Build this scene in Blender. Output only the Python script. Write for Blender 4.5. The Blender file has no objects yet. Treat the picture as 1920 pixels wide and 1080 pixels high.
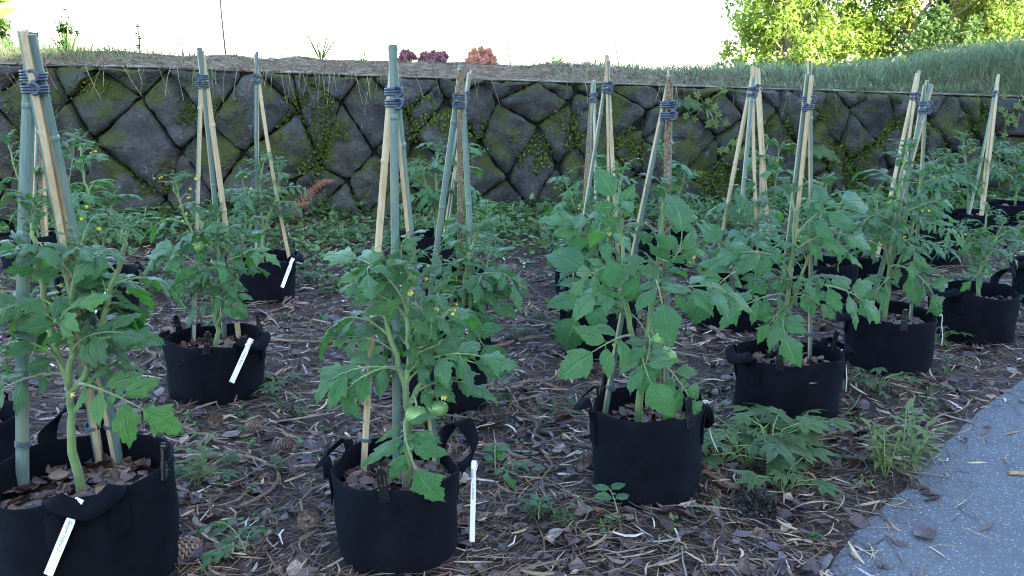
import bpy, math, random
import numpy as np
from mathutils import Vector, Matrix

# ------------------------------------------------------------------ camera, sky, sun, exposure
scene = bpy.context.scene
col = scene.collection
cam_data = bpy.data.cameras.new('camera')
cam = bpy.data.objects.new('camera', cam_data)
col.objects.link(cam)
cam.location = (0.0, 0.0, 1.333)
cam.rotation_euler = (math.pi / 2 - 0.2266, 0.0, 0.0)
cam_data.sensor_width = 36.0
cam_data.lens = 36.0 * 1700.0 / 1920.0
cam_data.clip_start = 0.05
cam_data.clip_end = 2000.0
scene.camera = cam

SUN_ELEV, SUN_AZ = math.radians(25.0), math.radians(130.0)   # azimuth clockwise from +Y
world = bpy.data.worlds.new('World')
scene.world = world
world.use_nodes = True
wn = world.node_tree
sky = wn.nodes.new('ShaderNodeTexSky')
sky.sky_type = 'NISHITA'
sky.sun_disc = False
sky.sun_elevation = SUN_ELEV
sky.sun_rotation = SUN_AZ
sky.air_density = 1.0
sky.dust_density = 0.8
sky.ozone_density = 1.0
wn.links.new(sky.outputs['Color'], wn.nodes['Background'].inputs['Color'])
wn.nodes['Background'].inputs['Strength'].default_value = 0.15

sun_data = bpy.data.lights.new('sun', 'SUN')
sun_data.energy = 5.0
sun_data.angle = math.radians(0.5)
sun_data.color = (1.0, 0.93, 0.80)
sun = bpy.data.objects.new('sun', sun_data)
col.objects.link(sun)
sdir = Vector((math.sin(SUN_AZ) * math.cos(SUN_ELEV), math.cos(SUN_AZ) * math.cos(SUN_ELEV), math.sin(SUN_ELEV)))
sun.rotation_euler = sdir.to_track_quat('Z', 'Y').to_euler()
sun.location = sdir * 60

scene.view_settings.view_transform = 'Standard'
scene.view_settings.look = 'None'
scene.view_settings.exposure = 2.9
scene.view_settings.gamma = 1.0
scene.view_settings.use_curve_mapping = False
scene.cycles.max_bounces = 8
scene.cycles.transparent_max_bounces = 8
scene.cycles.use_denoising = True
scene.cycles.denoising_prefilter = 'ACCURATE'
scene.cycles.filter_width = 1.1

random.seed(7)
RNG = np.random.default_rng(11)

# ------------------------------------------------------------------ measurements (metres; camera foot is the origin, +Y away)
BAGS = [{'clips': [-8, -140], 'h': 0.33, 'handles': [(-62, 'fold'), (118, 'loop')], 'id': 1, 'r': 0.234, 'x': -1.157, 'y': 2.265},
 {'clips': [-92, 60], 'h': 0.27, 'handles': [(165, 'fold'), (28, 'out')], 'id': 2, 'r': 0.183, 'x': -0.329, 'y': 2.387},
 {'clips': [-55, 140], 'h': 0.302, 'handles': [(172, 'fold'), (8, 'down')], 'id': 3, 'r': 0.182, 'x': 0.446, 'y': 2.786},
 {'clips': [-118, 20], 'h': 0.262, 'handles': [(195, 'fold'), (12, 'fold')], 'id': 4, 'r': 0.205, 'x': 1.129, 'y': 3.53},
 {'clips': [-100, 10], 'h': 0.258, 'handles': [(190, 'fold'), (25, 'down')], 'id': 5, 'r': 0.21, 'x': 1.781, 'y': 4.114},
 {'clips': [], 'h': 0.265, 'handles': [(200, 'fold'), (20, 'loop')], 'id': 6, 'r': 0.205, 'x': 2.441, 'y': 4.626},
 {'clips': [], 'h': 0.25, 'handles': [(190, 'fold'), (20, 'fold')], 'id': 7, 'r': 0.21, 'x': 3.279, 'y': 5.394},
 {'clips': [-80, 150, 40], 'h': 0.262, 'handles': [(-25, 'fold'), (150, 'down')], 'id': 8, 'r': 0.2, 'x': -1.274, 'y': 3.728},
 {'clips': [-110], 'h': 0.268, 'handles': [(-5, 'fold'), (170, 'fold')], 'id': 9, 'r': 0.21, 'x': -1.544, 'y': 5.481},
 {'clips': [], 'h': 0.275, 'handles': [(20, 'fold'), (200, 'fold')], 'id': 10, 'r': 0.21, 'x': -2.344, 'y': 5.001},
 {'clips': [], 'h': 0.27, 'handles': [(170, 'loop'), (0, 'fold')], 'id': 11, 'r': 0.215, 'x': -3.371, 'y': 6.291},
 {'clips': [-20], 'h': 0.255, 'handles': [(20, 'loop'), (200, 'fold')], 'id': 12, 'r': 0.192, 'x': -0.277, 'y': 3.577},
 {'clips': [], 'h': 0.245, 'handles': [(200, 'fold'), (20, 'fold')], 'id': 13, 'r': 0.205, 'x': -0.606, 'y': 6.524},
 {'clips': [], 'h': 0.262, 'handles': [(190, 'fold'), (10, 'fold')], 'id': 14, 'r': 0.187, 'x': -0.318, 'y': 5.095},
 {'clips': [], 'h': 0.255, 'handles': [(190, 'fold'), (10, 'fold')], 'id': 15, 'r': 0.21, 'x': 0.482, 'y': 5.608},
 {'clips': [150], 'h': 0.245, 'handles': [(180, 'fold'), (0, 'fold')], 'id': 16, 'r': 0.193, 'x': 0.429, 'y': 4.314},
 {'clips': [], 'h': 0.258, 'handles': [(190, 'fold'), (15, 'loop')], 'id': 17, 'r': 0.181, 'x': 1.101, 'y': 6.458},
 {'clips': [-100], 'h': 0.255, 'handles': [(215, 'fold'), (35, 'fold')], 'id': 18, 'r': 0.2, 'x': 1.198, 'y': 4.853},
 {'clips': [], 'h': 0.259, 'handles': [(190, 'fold'), (10, 'fold')], 'id': 19, 'r': 0.204, 'x': 1.897, 'y': 5.441},
 {'clips': [], 'h': 0.24, 'handles': [(190, 'fold'), (10, 'fold')], 'id': 20, 'r': 0.18, 'x': 1.871, 'y': 6.415},
 {'clips': [], 'h': 0.23, 'handles': [(190, 'fold'), (10, 'fold')], 'id': 21, 'r': 0.193, 'x': 2.398, 'y': 5.816},
 {'clips': [], 'h': 0.257, 'handles': [(190, 'loop'), (10, 'fold')], 'id': 22, 'r': 0.21, 'x': 3.098, 'y': 6.547},
 {'clips': [], 'h': 0.24, 'handles': [(190, 'fold'), (10, 'fold')], 'id': 23, 'r': 0.21, 'x': 3.913, 'y': 7.651},
 {'clips': [], 'h': 0.235, 'handles': [(170, 'fold'), (10, 'fold')], 'id': 24, 'r': 0.21, 'x': 4.595, 'y': 8.278},
 {'clips': [], 'h': 0.29, 'handles': [(90, 'fold'), (-90, 'fold')], 'id': 25, 'r': 0.2, 'x': -1.8, 'y': 2.72}]
TRIPODS = [{'bag': 1,
  'canes': [((-1.352, 2.316, 0.231), 'g', 1.443), ((-1.202, 2.461, 0.231), 't', 1.447), ((-1.146, 2.466, 0.231), 't', 1.433)],
  'tie': (-1.164, 2.265, 1.328)},
 {'bag': 11,
  'canes': [((-3.236, 6.165, 0.189), 'd', 1.431), ((-3.293, 6.123, 0.189), 't', 1.431), ((-3.22, 6.184, 0.189), 't', 1.414)],
  'tie': (-3.209, 6.291, 1.273)},
 {'bag': 8,
  'canes': [((-1.405, 3.839, 0.183), 't', 1.443), ((-1.284, 3.9, 0.183), 'e', 1.449), ((-1.215, 3.889, 0.183), 't', 1.437)],
  'tie': (-1.238, 3.728, 1.329)},
 {'bag': 9,
  'canes': [((-1.61, 5.563, 0.188), 't', 1.473), ((-1.58, 5.563, 0.188), 'g', 1.485), ((-1.38, 5.556, 0.188), 't', 1.473)],
  'tie': (-1.498, 5.481, 1.336)},
 {'bag': 2,
  'canes': [((-0.442, 2.497, 0.189), 't', 1.42), ((-0.336, 2.46, 0.189), 'g', 1.423), ((-0.218, 2.497, 0.189), 't', 1.41)],
  'tie': (-0.304, 2.387, 1.29)},
 {'bag': 12,
  'canes': [((-0.375, 3.71, 0.178), 'g', 1.369), ((-0.227, 3.734, 0.178), 'd', 1.365), ((-0.149, 3.619, 0.178), 'g', 1.373)],
  'tie': (-0.202, 3.577, 1.255)},
 {'bag': 13,
  'canes': [((-0.547, 6.358, 0.171), 'g', 1.392), ((-0.475, 6.406, 0.171), 't', 1.384), ((-0.497, 6.386, 0.171), 't', 1.392)],
  'tie': (-0.325, 6.574, 1.223)},
 {'bag': 16,
  'canes': [((0.274, 4.333, 0.171), 'e', 1.429), ((0.485, 4.437, 0.171), 't', 1.424), ((0.552, 4.425, 0.171), 't', 1.434)],
  'tie': (0.441, 4.314, 1.297)},
 {'bag': 15,
  'canes': [((0.416, 5.44, 0.178), 'd', 1.327), ((0.471, 5.524, 0.178), 'g', 1.321), ((0.522, 5.432, 0.178), 't', 1.333)],
  'tie': (0.491, 5.608, 1.226)},
 {'bag': 3,
  'canes': [((0.308, 2.86, 0.211), 'e', 1.346), ((0.515, 2.926, 0.211), 'd', 1.352), ((0.528, 2.919, 0.211), 'e', 1.346)],
  'tie': (0.47, 2.786, 1.244)},
 {'bag': 18,
  'canes': [((1.122, 4.941, 0.178), 't', 1.403), ((1.185, 4.751, 0.178), 'g', 1.409), ((1.369, 4.875, 0.178), 't', 1.395)],
  'tie': (1.253, 4.853, 1.268)},
 {'bag': 20,
  'canes': [((1.802, 6.277, 0.168), 't', 1.398), ((1.757, 6.31, 0.168), 't', 1.38), ((1.81, 6.273, 0.168), 't', 1.405)],
  'tie': (1.703, 6.415, 1.272)},
 {'bag': 4,
  'canes': [((1.123, 3.706, 0.183), 'g', 1.349), ((1.15, 3.705, 0.183), 't', 1.339), ((1.256, 3.653, 0.183), 'e', 1.388)],
  'tie': (1.129, 3.53, 1.246)},
 {'bag': 5,
  'canes': [((1.781, 4.249, 0.181), 'g', 1.317), ((1.735, 4.289, 0.181), 't', 1.31), ((1.923, 4.226, 0.181), 'e', 1.329)],
  'tie': (1.833, 4.114, 1.213)},
 {'bag': 21,
  'canes': [((2.315, 5.672, 0.161), 't', 1.366), ((2.414, 5.651, 0.161), 't', 1.359), ((2.392, 5.65, 0.161), 't', 1.379)],
  'tie': (2.521, 5.816, 1.229)},
 {'bag': 23,
  'canes': [((3.801, 7.51, 0.168), 't', 1.346), ((3.9, 7.471, 0.168), 't', 1.342), ((3.89, 7.472, 0.168), 't', 1.359)],
  'tie': (3.988, 7.651, 1.213)}]
PLANTS = {1: {'kind': 'heir',
     'ls': 0.2,
     'n': 9,
     'stems': [[(-1.165, 2.265, 0.231), (-1.173, 2.265, 0.402), (-1.168, 2.265, 0.537), (-1.199, 2.265, 0.726), (-1.205, 2.265, 0.908),
                (-1.211, 2.265, 0.976)],
               [(-1.167, 2.265, 0.522), (-1.11, 2.265, 0.596), (-1.044, 2.285, 0.778), (-0.995, 2.285, 0.904), (-0.986, 2.265, 0.963)],
               [(-1.168, 2.265, 0.537), (-1.128, 2.235, 0.677), (-1.106, 2.235, 0.818), (-1.083, 2.235, 0.914)]]},
 2: {'kind': 'heir',
     'ls': 0.19,
     'n': 6,
     'stems': [[(-0.302, 2.387, 0.189), (-0.29, 2.387, 0.384), (-0.292, 2.387, 0.51), (-0.278, 2.387, 0.633), (-0.289, 2.387, 0.753),
                (-0.269, 2.387, 0.841)],
               [(-0.291, 2.387, 0.447), (-0.236, 2.387, 0.541), (-0.211, 2.387, 0.663), (-0.199, 2.387, 0.753)],
               [(-0.292, 2.387, 0.479), (-0.329, 2.387, 0.633), (-0.354, 2.387, 0.753), (-0.367, 2.387, 0.805)]]},
 3: {'kind': 'potato',
     'ls': 0.19,
     'n': 4,
     'stems': [[(0.416, 2.786, 0.211), (0.417, 2.786, 0.372), (0.43, 2.786, 0.498), (0.449, 2.786, 0.639), (0.455, 2.786, 0.759),
                (0.464, 2.786, 0.878), (0.467, 2.786, 0.961)],
               [(0.418, 2.786, 0.408), (0.385, 2.786, 0.533), (0.361, 2.786, 0.656), (0.35, 2.786, 0.793), (0.33, 2.786, 0.944),
                (0.335, 2.786, 1.035)]]},
 4: {'kind': 'heir',
     'ls': 0.19,
     'n': 6,
     'stems': [[(1.105, 3.53, 0.183), (1.103, 3.53, 0.409), (1.105, 3.53, 0.563), (1.113, 3.53, 0.756), (1.091, 3.53, 0.883)],
               [(1.105, 3.53, 0.409), (1.149, 3.53, 0.541), (1.181, 3.53, 0.692), (1.197, 3.53, 0.756)]]},
 5: {'kind': 'fine',
     'ls': 0.2,
     'n': 10,
     'stems': [[(1.75, 4.114, 0.181), (1.754, 4.114, 0.435), (1.755, 4.114, 0.685), (1.763, 4.114, 0.905), (1.778, 4.114, 1.001)],
               [(1.751, 4.114, 0.41), (1.818, 4.114, 0.586), (1.847, 4.114, 0.784), (1.85, 4.114, 0.881)],
               [(1.749, 4.114, 0.486), (1.688, 4.114, 0.661), (1.651, 4.114, 0.808)]]},
 6: {'kind': 'fine',
     'ls': 0.15,
     'n': 9,
     'stems': [[(2.438, 4.626, 0.185), (2.439, 4.626, 0.38), (2.438, 4.626, 0.549), (2.439, 4.626, 0.66)],
               [(2.434, 4.626, 0.324), (2.357, 4.626, 0.465), (2.311, 4.626, 0.577)],
               [(2.436, 4.626, 0.352), (2.492, 4.626, 0.493), (2.528, 4.626, 0.605)]]},
 7: {'kind': 'fine', 'ls': 0.16, 'n': 10, 'stems': [[(3.174, 5.394, 0.175), (3.164, 5.394, 0.419), (3.123, 5.394, 0.613)]]},
 8: {'kind': 'heir',
     'ls': 0.18,
     'n': 8,
     'stems': [[(-1.271, 3.728, 0.183), (-1.249, 3.728, 0.381), (-1.227, 3.728, 0.565), (-1.226, 3.728, 0.701), (-1.216, 3.728, 0.769)],
               [(-1.263, 3.728, 0.31), (-1.272, 3.728, 0.473), (-1.314, 3.728, 0.656), (-1.367, 3.728, 0.813), (-1.381, 3.728, 0.912)],
               [(-1.259, 3.728, 0.31), (-1.17, 3.728, 0.473), (-1.124, 3.728, 0.656), (-1.103, 3.728, 0.746)]]},
 9: {'kind': 'fine',
     'ls': 0.19,
     'n': 9,
     'stems': [[(-1.545, 5.481, 0.188), (-1.524, 5.481, 0.47), (-1.522, 5.481, 0.698), (-1.49, 5.481, 0.859)],
               [(-1.531, 5.481, 0.404), (-1.441, 5.481, 0.601), (-1.398, 5.481, 0.795)],
               [(-1.529, 5.481, 0.437), (-1.603, 5.481, 0.601), (-1.625, 5.481, 0.763)]]},
 10: {'kind': 'heir',
      'ls': 0.21,
      'n': 8,
      'stems': [[(-2.324, 5.001, 0.193), (-2.315, 5.001, 0.395), (-2.341, 5.001, 0.606), (-2.351, 5.001, 0.783), (-2.359, 5.001, 0.987)],
                [(-2.315, 5.001, 0.364), (-2.243, 5.001, 0.546), (-2.222, 5.001, 0.665)],
                [(-2.312, 5.001, 0.395), (-2.376, 5.001, 0.546), (-2.449, 5.001, 0.695)]]},
 11: {'kind': 'heir',
      'ls': 0.21,
      'n': 8,
      'stems': [[(-3.318, 6.291, 0.189), (-3.35, 6.291, 0.455), (-3.43, 6.291, 0.715), (-3.462, 6.291, 0.898)],
                [(-3.312, 6.291, 0.305), (-3.23, 6.291, 0.53), (-3.19, 6.291, 0.715)],
                [(-3.305, 6.291, 0.267), (-3.122, 6.291, 0.493), (-3.0, 6.291, 0.934)]]},
 12: {'kind': 'heir',
      'ls': 0.19,
      'n': 8,
      'stems': [[(-0.202, 3.577, 0.178), (-0.204, 3.577, 0.397), (-0.19, 3.577, 0.552), (-0.171, 3.577, 0.662), (-0.149, 3.577, 0.705)],
                [(-0.203, 3.577, 0.352), (-0.259, 3.577, 0.486), (-0.279, 3.577, 0.596)],
                [(-0.202, 3.577, 0.374), (-0.13, 3.577, 0.508), (-0.097, 3.577, 0.607)]]},
 13: {'kind': 'heir',
      'ls': 0.22,
      'n': 9,
      'stems': [[(-0.563, 6.524, 0.171), (-0.54, 6.524, 0.462), (-0.542, 6.524, 0.73), (-0.525, 6.524, 0.825)],
                [(-0.558, 6.524, 0.306), (-0.423, 6.524, 0.5), (-0.344, 6.524, 0.73), (-0.248, 6.524, 0.806)],
                [(-0.557, 6.524, 0.345), (-0.614, 6.524, 0.577), (-0.649, 6.524, 0.73)]]},
 14: {'kind': 'heir',
      'ls': 0.2,
      'n': 8,
      'stems': [[(-0.307, 5.095, 0.183), (-0.28, 5.095, 0.439), (-0.241, 5.095, 0.592)],
                [(-0.305, 5.095, 0.315), (-0.212, 5.095, 0.47), (-0.121, 5.095, 0.592)]]},
 15: {'kind': 'heir',
      'ls': 0.2,
      'n': 9,
      'stems': [[(0.47, 5.608, 0.178), (0.5, 5.608, 0.45), (0.528, 5.608, 0.684), (0.525, 5.608, 0.815)],
                [(0.476, 5.608, 0.315), (0.399, 5.608, 0.517), (0.33, 5.608, 0.717)],
                [(0.476, 5.608, 0.315), (0.565, 5.608, 0.517), (0.625, 5.608, 0.782)]]},
 16: {'kind': 'potato',
      'ls': 0.2,
      'n': 8,
      'stems': [[(0.414, 4.314, 0.171), (0.416, 4.314, 0.392), (0.385, 4.314, 0.602), (0.383, 4.314, 0.706)],
                [(0.415, 4.314, 0.285), (0.466, 4.314, 0.445), (0.487, 4.314, 0.654), (0.496, 4.314, 0.782)]]},
 17: {'kind': 'potato',
      'ls': 0.2,
      'n': 9,
      'stems': [[(1.058, 6.458, 0.181), (1.068, 6.458, 0.471), (1.098, 6.458, 0.699), (1.056, 6.458, 0.811)],
                [(1.066, 6.458, 0.316), (1.181, 6.458, 0.509), (1.232, 6.458, 0.661)]]},
 18: {'kind': 'potato',
      'ls': 0.2,
      'n': 9,
      'stems': [[(1.215, 4.853, 0.178), (1.235, 4.853, 0.393), (1.24, 4.853, 0.569), (1.246, 4.853, 0.714)],
                [(1.22, 4.853, 0.304), (1.302, 4.853, 0.481), (1.335, 4.853, 0.656)]]},
 19: {'kind': 'heir',
      'ls': 0.2,
      'n': 10,
      'stems': [[(1.86, 5.441, 0.181), (1.861, 5.441, 0.444), (1.881, 5.441, 0.606), (1.883, 5.441, 0.703)],
                [(1.861, 5.441, 0.312), (1.939, 5.441, 0.477), (1.991, 5.441, 0.639)]]},
 20: {'kind': 'potato',
      'ls': 0.2,
      'n': 9,
      'stems': [[(1.835, 6.415, 0.168), (1.819, 6.415, 0.476), (1.765, 6.415, 0.74), (1.793, 6.415, 0.889)],
                [(1.827, 6.415, 0.362), (1.866, 6.415, 0.628), (1.87, 6.415, 0.852)]]},
 21: {'kind': 'fine',
      'ls': 0.2,
      'n': 9,
      'stems': [[(2.375, 5.816, 0.161), (2.352, 5.816, 0.383), (2.32, 5.816, 0.556)],
                [(2.369, 5.816, 0.277), (2.415, 5.816, 0.452), (2.468, 5.816, 0.625)]]},
 22: {'kind': 'fine',
      'ls': 0.22,
      'n': 10,
      'stems': [[(3.096, 6.547, 0.18), (3.056, 6.547, 0.459), (3.017, 6.547, 0.652), (3.024, 6.547, 0.766)],
                [(3.08, 6.547, 0.342), (3.164, 6.547, 0.536), (3.181, 6.547, 0.728)],
                [(3.08, 6.547, 0.342), (3.117, 6.547, 0.613), (3.12, 6.547, 0.766)]]},
 23: {'kind': 'fine',
      'ls': 0.22,
      'n': 10,
      'stems': [[(3.873, 7.651, 0.168), (3.845, 7.651, 0.492), (3.788, 7.651, 0.715), (3.767, 7.651, 0.826)],
                [(3.863, 7.651, 0.334), (3.969, 7.651, 0.582), (4.019, 7.651, 0.804)]]},
 24: {'kind': 'fine',
      'ls': 0.22,
      'n': 10,
      'stems': [[(4.621, 8.278, 0.164), (4.592, 8.278, 0.472), (4.543, 8.278, 0.664)],
                [(4.61, 8.278, 0.326), (4.464, 8.278, 0.52), (4.393, 8.278, 0.712)],
                [(4.61, 8.278, 0.326), (4.683, 8.278, 0.52), (4.688, 8.278, 0.664)]]},
 25: {'kind': 'heir', 'ls': 0.2, 'n': 7, 'stems': [[(-1.702, 2.72, 0.203), (-1.662, 2.72, 0.43), (-1.622, 2.72, 0.604)]]}}
HERO = {1: [((-1.09, 2.265, 0.515), (-0.879, 2.245, 0.432), 'heir', 0.55), ((-1.116, 2.235, 0.606), (-0.924, 2.205, 0.686), 'heir', 0.5),
     ((-1.119, 2.235, 0.634), (-0.917, 2.265, 0.647), 'heir', 0.5), ((-1.188, 2.265, 0.581), (-1.356, 2.215, 0.467), 'heir', 0.6),
     ((-1.125, 2.215, 0.683), (-1.206, 2.165, 0.807), 'heir', 0.6), ((-1.089, 2.225, 0.68), (-0.983, 2.165, 0.807), 'heir', 0.6),
     ((-1.179, 2.265, 0.783), (-1.33, 2.215, 0.725), 'heir', 0.6)],
 2: [((-0.288, 2.327, 0.408), (-0.198, 2.217, 0.244), 'heir', 0.95), ((-0.306, 2.387, 0.541), (-0.53, 2.387, 0.46), 'heir', 0.5),
     ((-0.308, 2.387, 0.602), (-0.492, 2.417, 0.609), 'heir', 0.4), ((-0.286, 2.387, 0.518), (-0.027, 2.387, 0.507), 'heir', 0.4),
     ((-0.291, 2.407, 0.534), (0.003, 2.367, 0.547), 'heir', 0.45), ((-0.309, 2.407, 0.55), (-0.457, 2.407, 0.424), 'heir', 0.6),
     ((-0.292, 2.387, 0.633), (-0.116, 2.387, 0.693), 'heir', 0.5), ((-0.312, 2.387, 0.693), (-0.511, 2.437, 0.846), 'heir', 0.5),
     ((-0.306, 2.387, 0.678), (-0.461, 2.387, 0.775), 'heir', 0.5), ((-0.289, 2.387, 0.541), (-0.225, 2.387, 0.633), 'heir', 0.75),
     ((-0.279, 2.387, 0.556), (-0.143, 2.387, 0.633), 'heir', 0.7), ((-0.286, 2.387, 0.633), (-0.228, 2.357, 0.76), 'heir', 0.6),
     ((-0.296, 2.387, 0.753), (-0.373, 2.387, 0.841), 'heir', 0.5)],
 3: [((0.371, 2.786, 0.651), (0.206, 2.686, 0.613), 'potato', 0.55), ((0.386, 2.766, 0.522), (0.176, 2.686, 0.438), 'potato', 0.6),
     ((0.433, 2.736, 0.694), (0.47, 2.616, 0.572), 'potato', 0.85), ((0.46, 2.786, 0.63), (0.743, 2.766, 0.612), 'heir', 0.45),
     ((0.422, 2.736, 0.53), (0.399, 2.686, 0.4), 'potato', 0.8), ((0.473, 2.756, 0.498), (0.484, 2.646, 0.344), 'potato', 0.85),
     ((0.489, 2.786, 0.489), (0.592, 2.766, 0.261), 'heir', 0.6), ((0.374, 2.806, 0.651), (0.306, 2.686, 0.796), 'potato', 0.6),
     ((0.36, 2.786, 0.759), (0.193, 2.766, 0.661), 'heir', 0.5), ((0.348, 2.786, 0.861), (0.259, 2.756, 1.046), 'potato', 0.7),
     ((0.467, 2.786, 0.793), (0.477, 2.736, 0.976), 'potato', 0.75), ((0.46, 2.786, 0.759), (0.601, 2.786, 0.793), 'heir', 0.5),
     ((0.465, 2.786, 0.844), (0.625, 2.836, 0.852), 'heir', 0.5), ((0.331, 2.786, 0.878), (0.199, 2.786, 0.878), 'heir', 0.4),
     ((0.45, 2.766, 0.729), (0.321, 2.666, 0.743), 'heir', 0.5)],
 4: [((1.08, 3.45, 0.397), (1.094, 3.33, 0.275), 'potato', 0.9), ((1.109, 3.53, 0.508), (1.438, 3.47, 0.385), 'heir', 0.5),
     ((1.094, 3.53, 0.475), (0.831, 3.48, 0.378), 'heir', 0.55), ((1.099, 3.53, 0.584), (0.778, 3.5, 0.602), 'heir', 0.45),
     ((1.108, 3.53, 0.649), (1.405, 3.53, 0.654), 'heir', 0.45), ((1.111, 3.53, 0.724), (1.363, 3.55, 0.817), 'potato', 0.5),
     ((1.101, 3.53, 0.442), (0.966, 3.43, 0.327), 'heir', 0.7), ((1.12, 3.53, 0.475), (1.253, 3.43, 0.414), 'heir', 0.7)],
 5: [((1.745, 4.094, 0.44), (1.586, 4.014, 0.282), 'heir', 0.7), ((1.75, 4.094, 0.49), (1.932, 4.014, 0.282), 'heir', 0.7),
     ((1.757, 4.114, 0.611), (1.544, 4.114, 0.636), 'fine', 0.5), ((1.759, 4.114, 0.685), (1.997, 4.114, 0.747), 'fine', 0.5)],
 6: [((2.397, 4.576, 0.335), (2.286, 4.506, 0.28), 'fine', 0.8)],
 8: [((-1.247, 3.698, 0.365), (-1.331, 3.608, 0.339), 'heir', 0.8), ((-1.231, 3.698, 0.434), (-1.104, 3.628, 0.361), 'heir', 0.6),
     ((-1.26, 3.728, 0.473), (-1.444, 3.678, 0.474), 'heir', 0.5), ((-1.225, 3.728, 0.497), (-1.027, 3.728, 0.611), 'heir', 0.5),
     ((-1.268, 3.728, 0.52), (-1.473, 3.728, 0.611), 'potato', 0.6)],
 12: [((-0.195, 3.577, 0.464), (0.0, 3.527, 0.388), 'heir', 0.6), ((-0.199, 3.577, 0.508), (0.054, 3.577, 0.497), 'heir', 0.5),
      ((-0.196, 3.577, 0.397), (-0.065, 3.497, 0.218), 'potato', 0.7), ((-0.202, 3.577, 0.596), (-0.361, 3.527, 0.563), 'heir', 0.5)],
 16: [((0.391, 4.314, 0.312), (0.204, 4.264, 0.507), 'potato', 0.5), ((0.403, 4.314, 0.392), (0.271, 4.214, 0.097), 'potato', 0.5),
      ((0.414, 4.314, 0.445), (0.128, 4.314, 0.654), 'heir', 0.5)],
 18: [((1.227, 4.853, 0.274), (0.982, 4.753, 0.089), 'potato', 0.6), ((1.238, 4.853, 0.334), (1.039, 4.853, 0.54), 'potato', 0.6),
      ((1.242, 4.853, 0.274), (1.286, 4.703, 0.102), 'potato', 0.7), ((1.257, 4.853, 0.511), (1.19, 4.803, 0.72), 'potato', 0.7)]}
FLOWERS = [(2, (-0.203, 2.357, 0.728)), (2, (-0.271, 2.337, 0.783)), (2, (-0.182, 2.287, 0.51)), (2, (-0.129, 2.327, 0.543)), (1, (-1.123, 2.185, 0.551)),
 (3, (0.302, 2.786, 0.866)), (3, (0.552, 2.766, 0.784)), (9, (-1.567, 5.431, 0.698)), (9, (-1.594, 5.431, 0.768)), (13, (-0.464, 6.424, 0.623)),
 (13, (-0.52, 6.424, 0.471)), (13, (-0.398, 6.474, 0.716)), (8, (-1.298, 3.728, 0.938)), (8, (-1.286, 3.728, 0.949)), (3, (0.561, 2.756, 0.799)),
 (5, (1.792, 4.064, 0.761)), (22, (3.02, 6.497, 0.657)), (12, (-0.292, 3.527, 0.607)), (2, (-0.366, 2.337, 0.809))]
FRUIT = [(2, (-0.262, 2.347, 0.434), 0.034), (2, (-0.206, 2.367, 0.447), 0.031), (3, (0.457, 2.756, 0.53), 0.027), (3, (0.48, 2.786, 0.484), 0.026),
 (3, (0.501, 2.756, 0.477), 0.023), (8, (-1.301, 3.698, 0.655), 0.03), (4, (1.161, 3.5, 0.483), 0.018), (2, (-0.23, 2.387, 0.479), 0.02)]
TAGS = [(1, (-1.053, 2.03, 0.333), (-1.142, 2.015, 0.143), 0.0115, 'Secam Yellow 2'),
 (2, (-0.107, 2.375, 0.28), (-0.114, 2.36, 0.045), 0.0075, 'D. Sandebero'), (8, (-1.056, 3.523, 0.304), (-1.141, 3.508, 0.13), 0.0105, 'Z Hem Roan'),
 (9, (-1.301, 5.281, 0.291), (-1.37, 5.266, 0.122), 0.0105, 'Hosn'), (10, (-2.194, 4.801, 0.226), (-2.308, 4.786, 0.044), 0.0095, '')]
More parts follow.
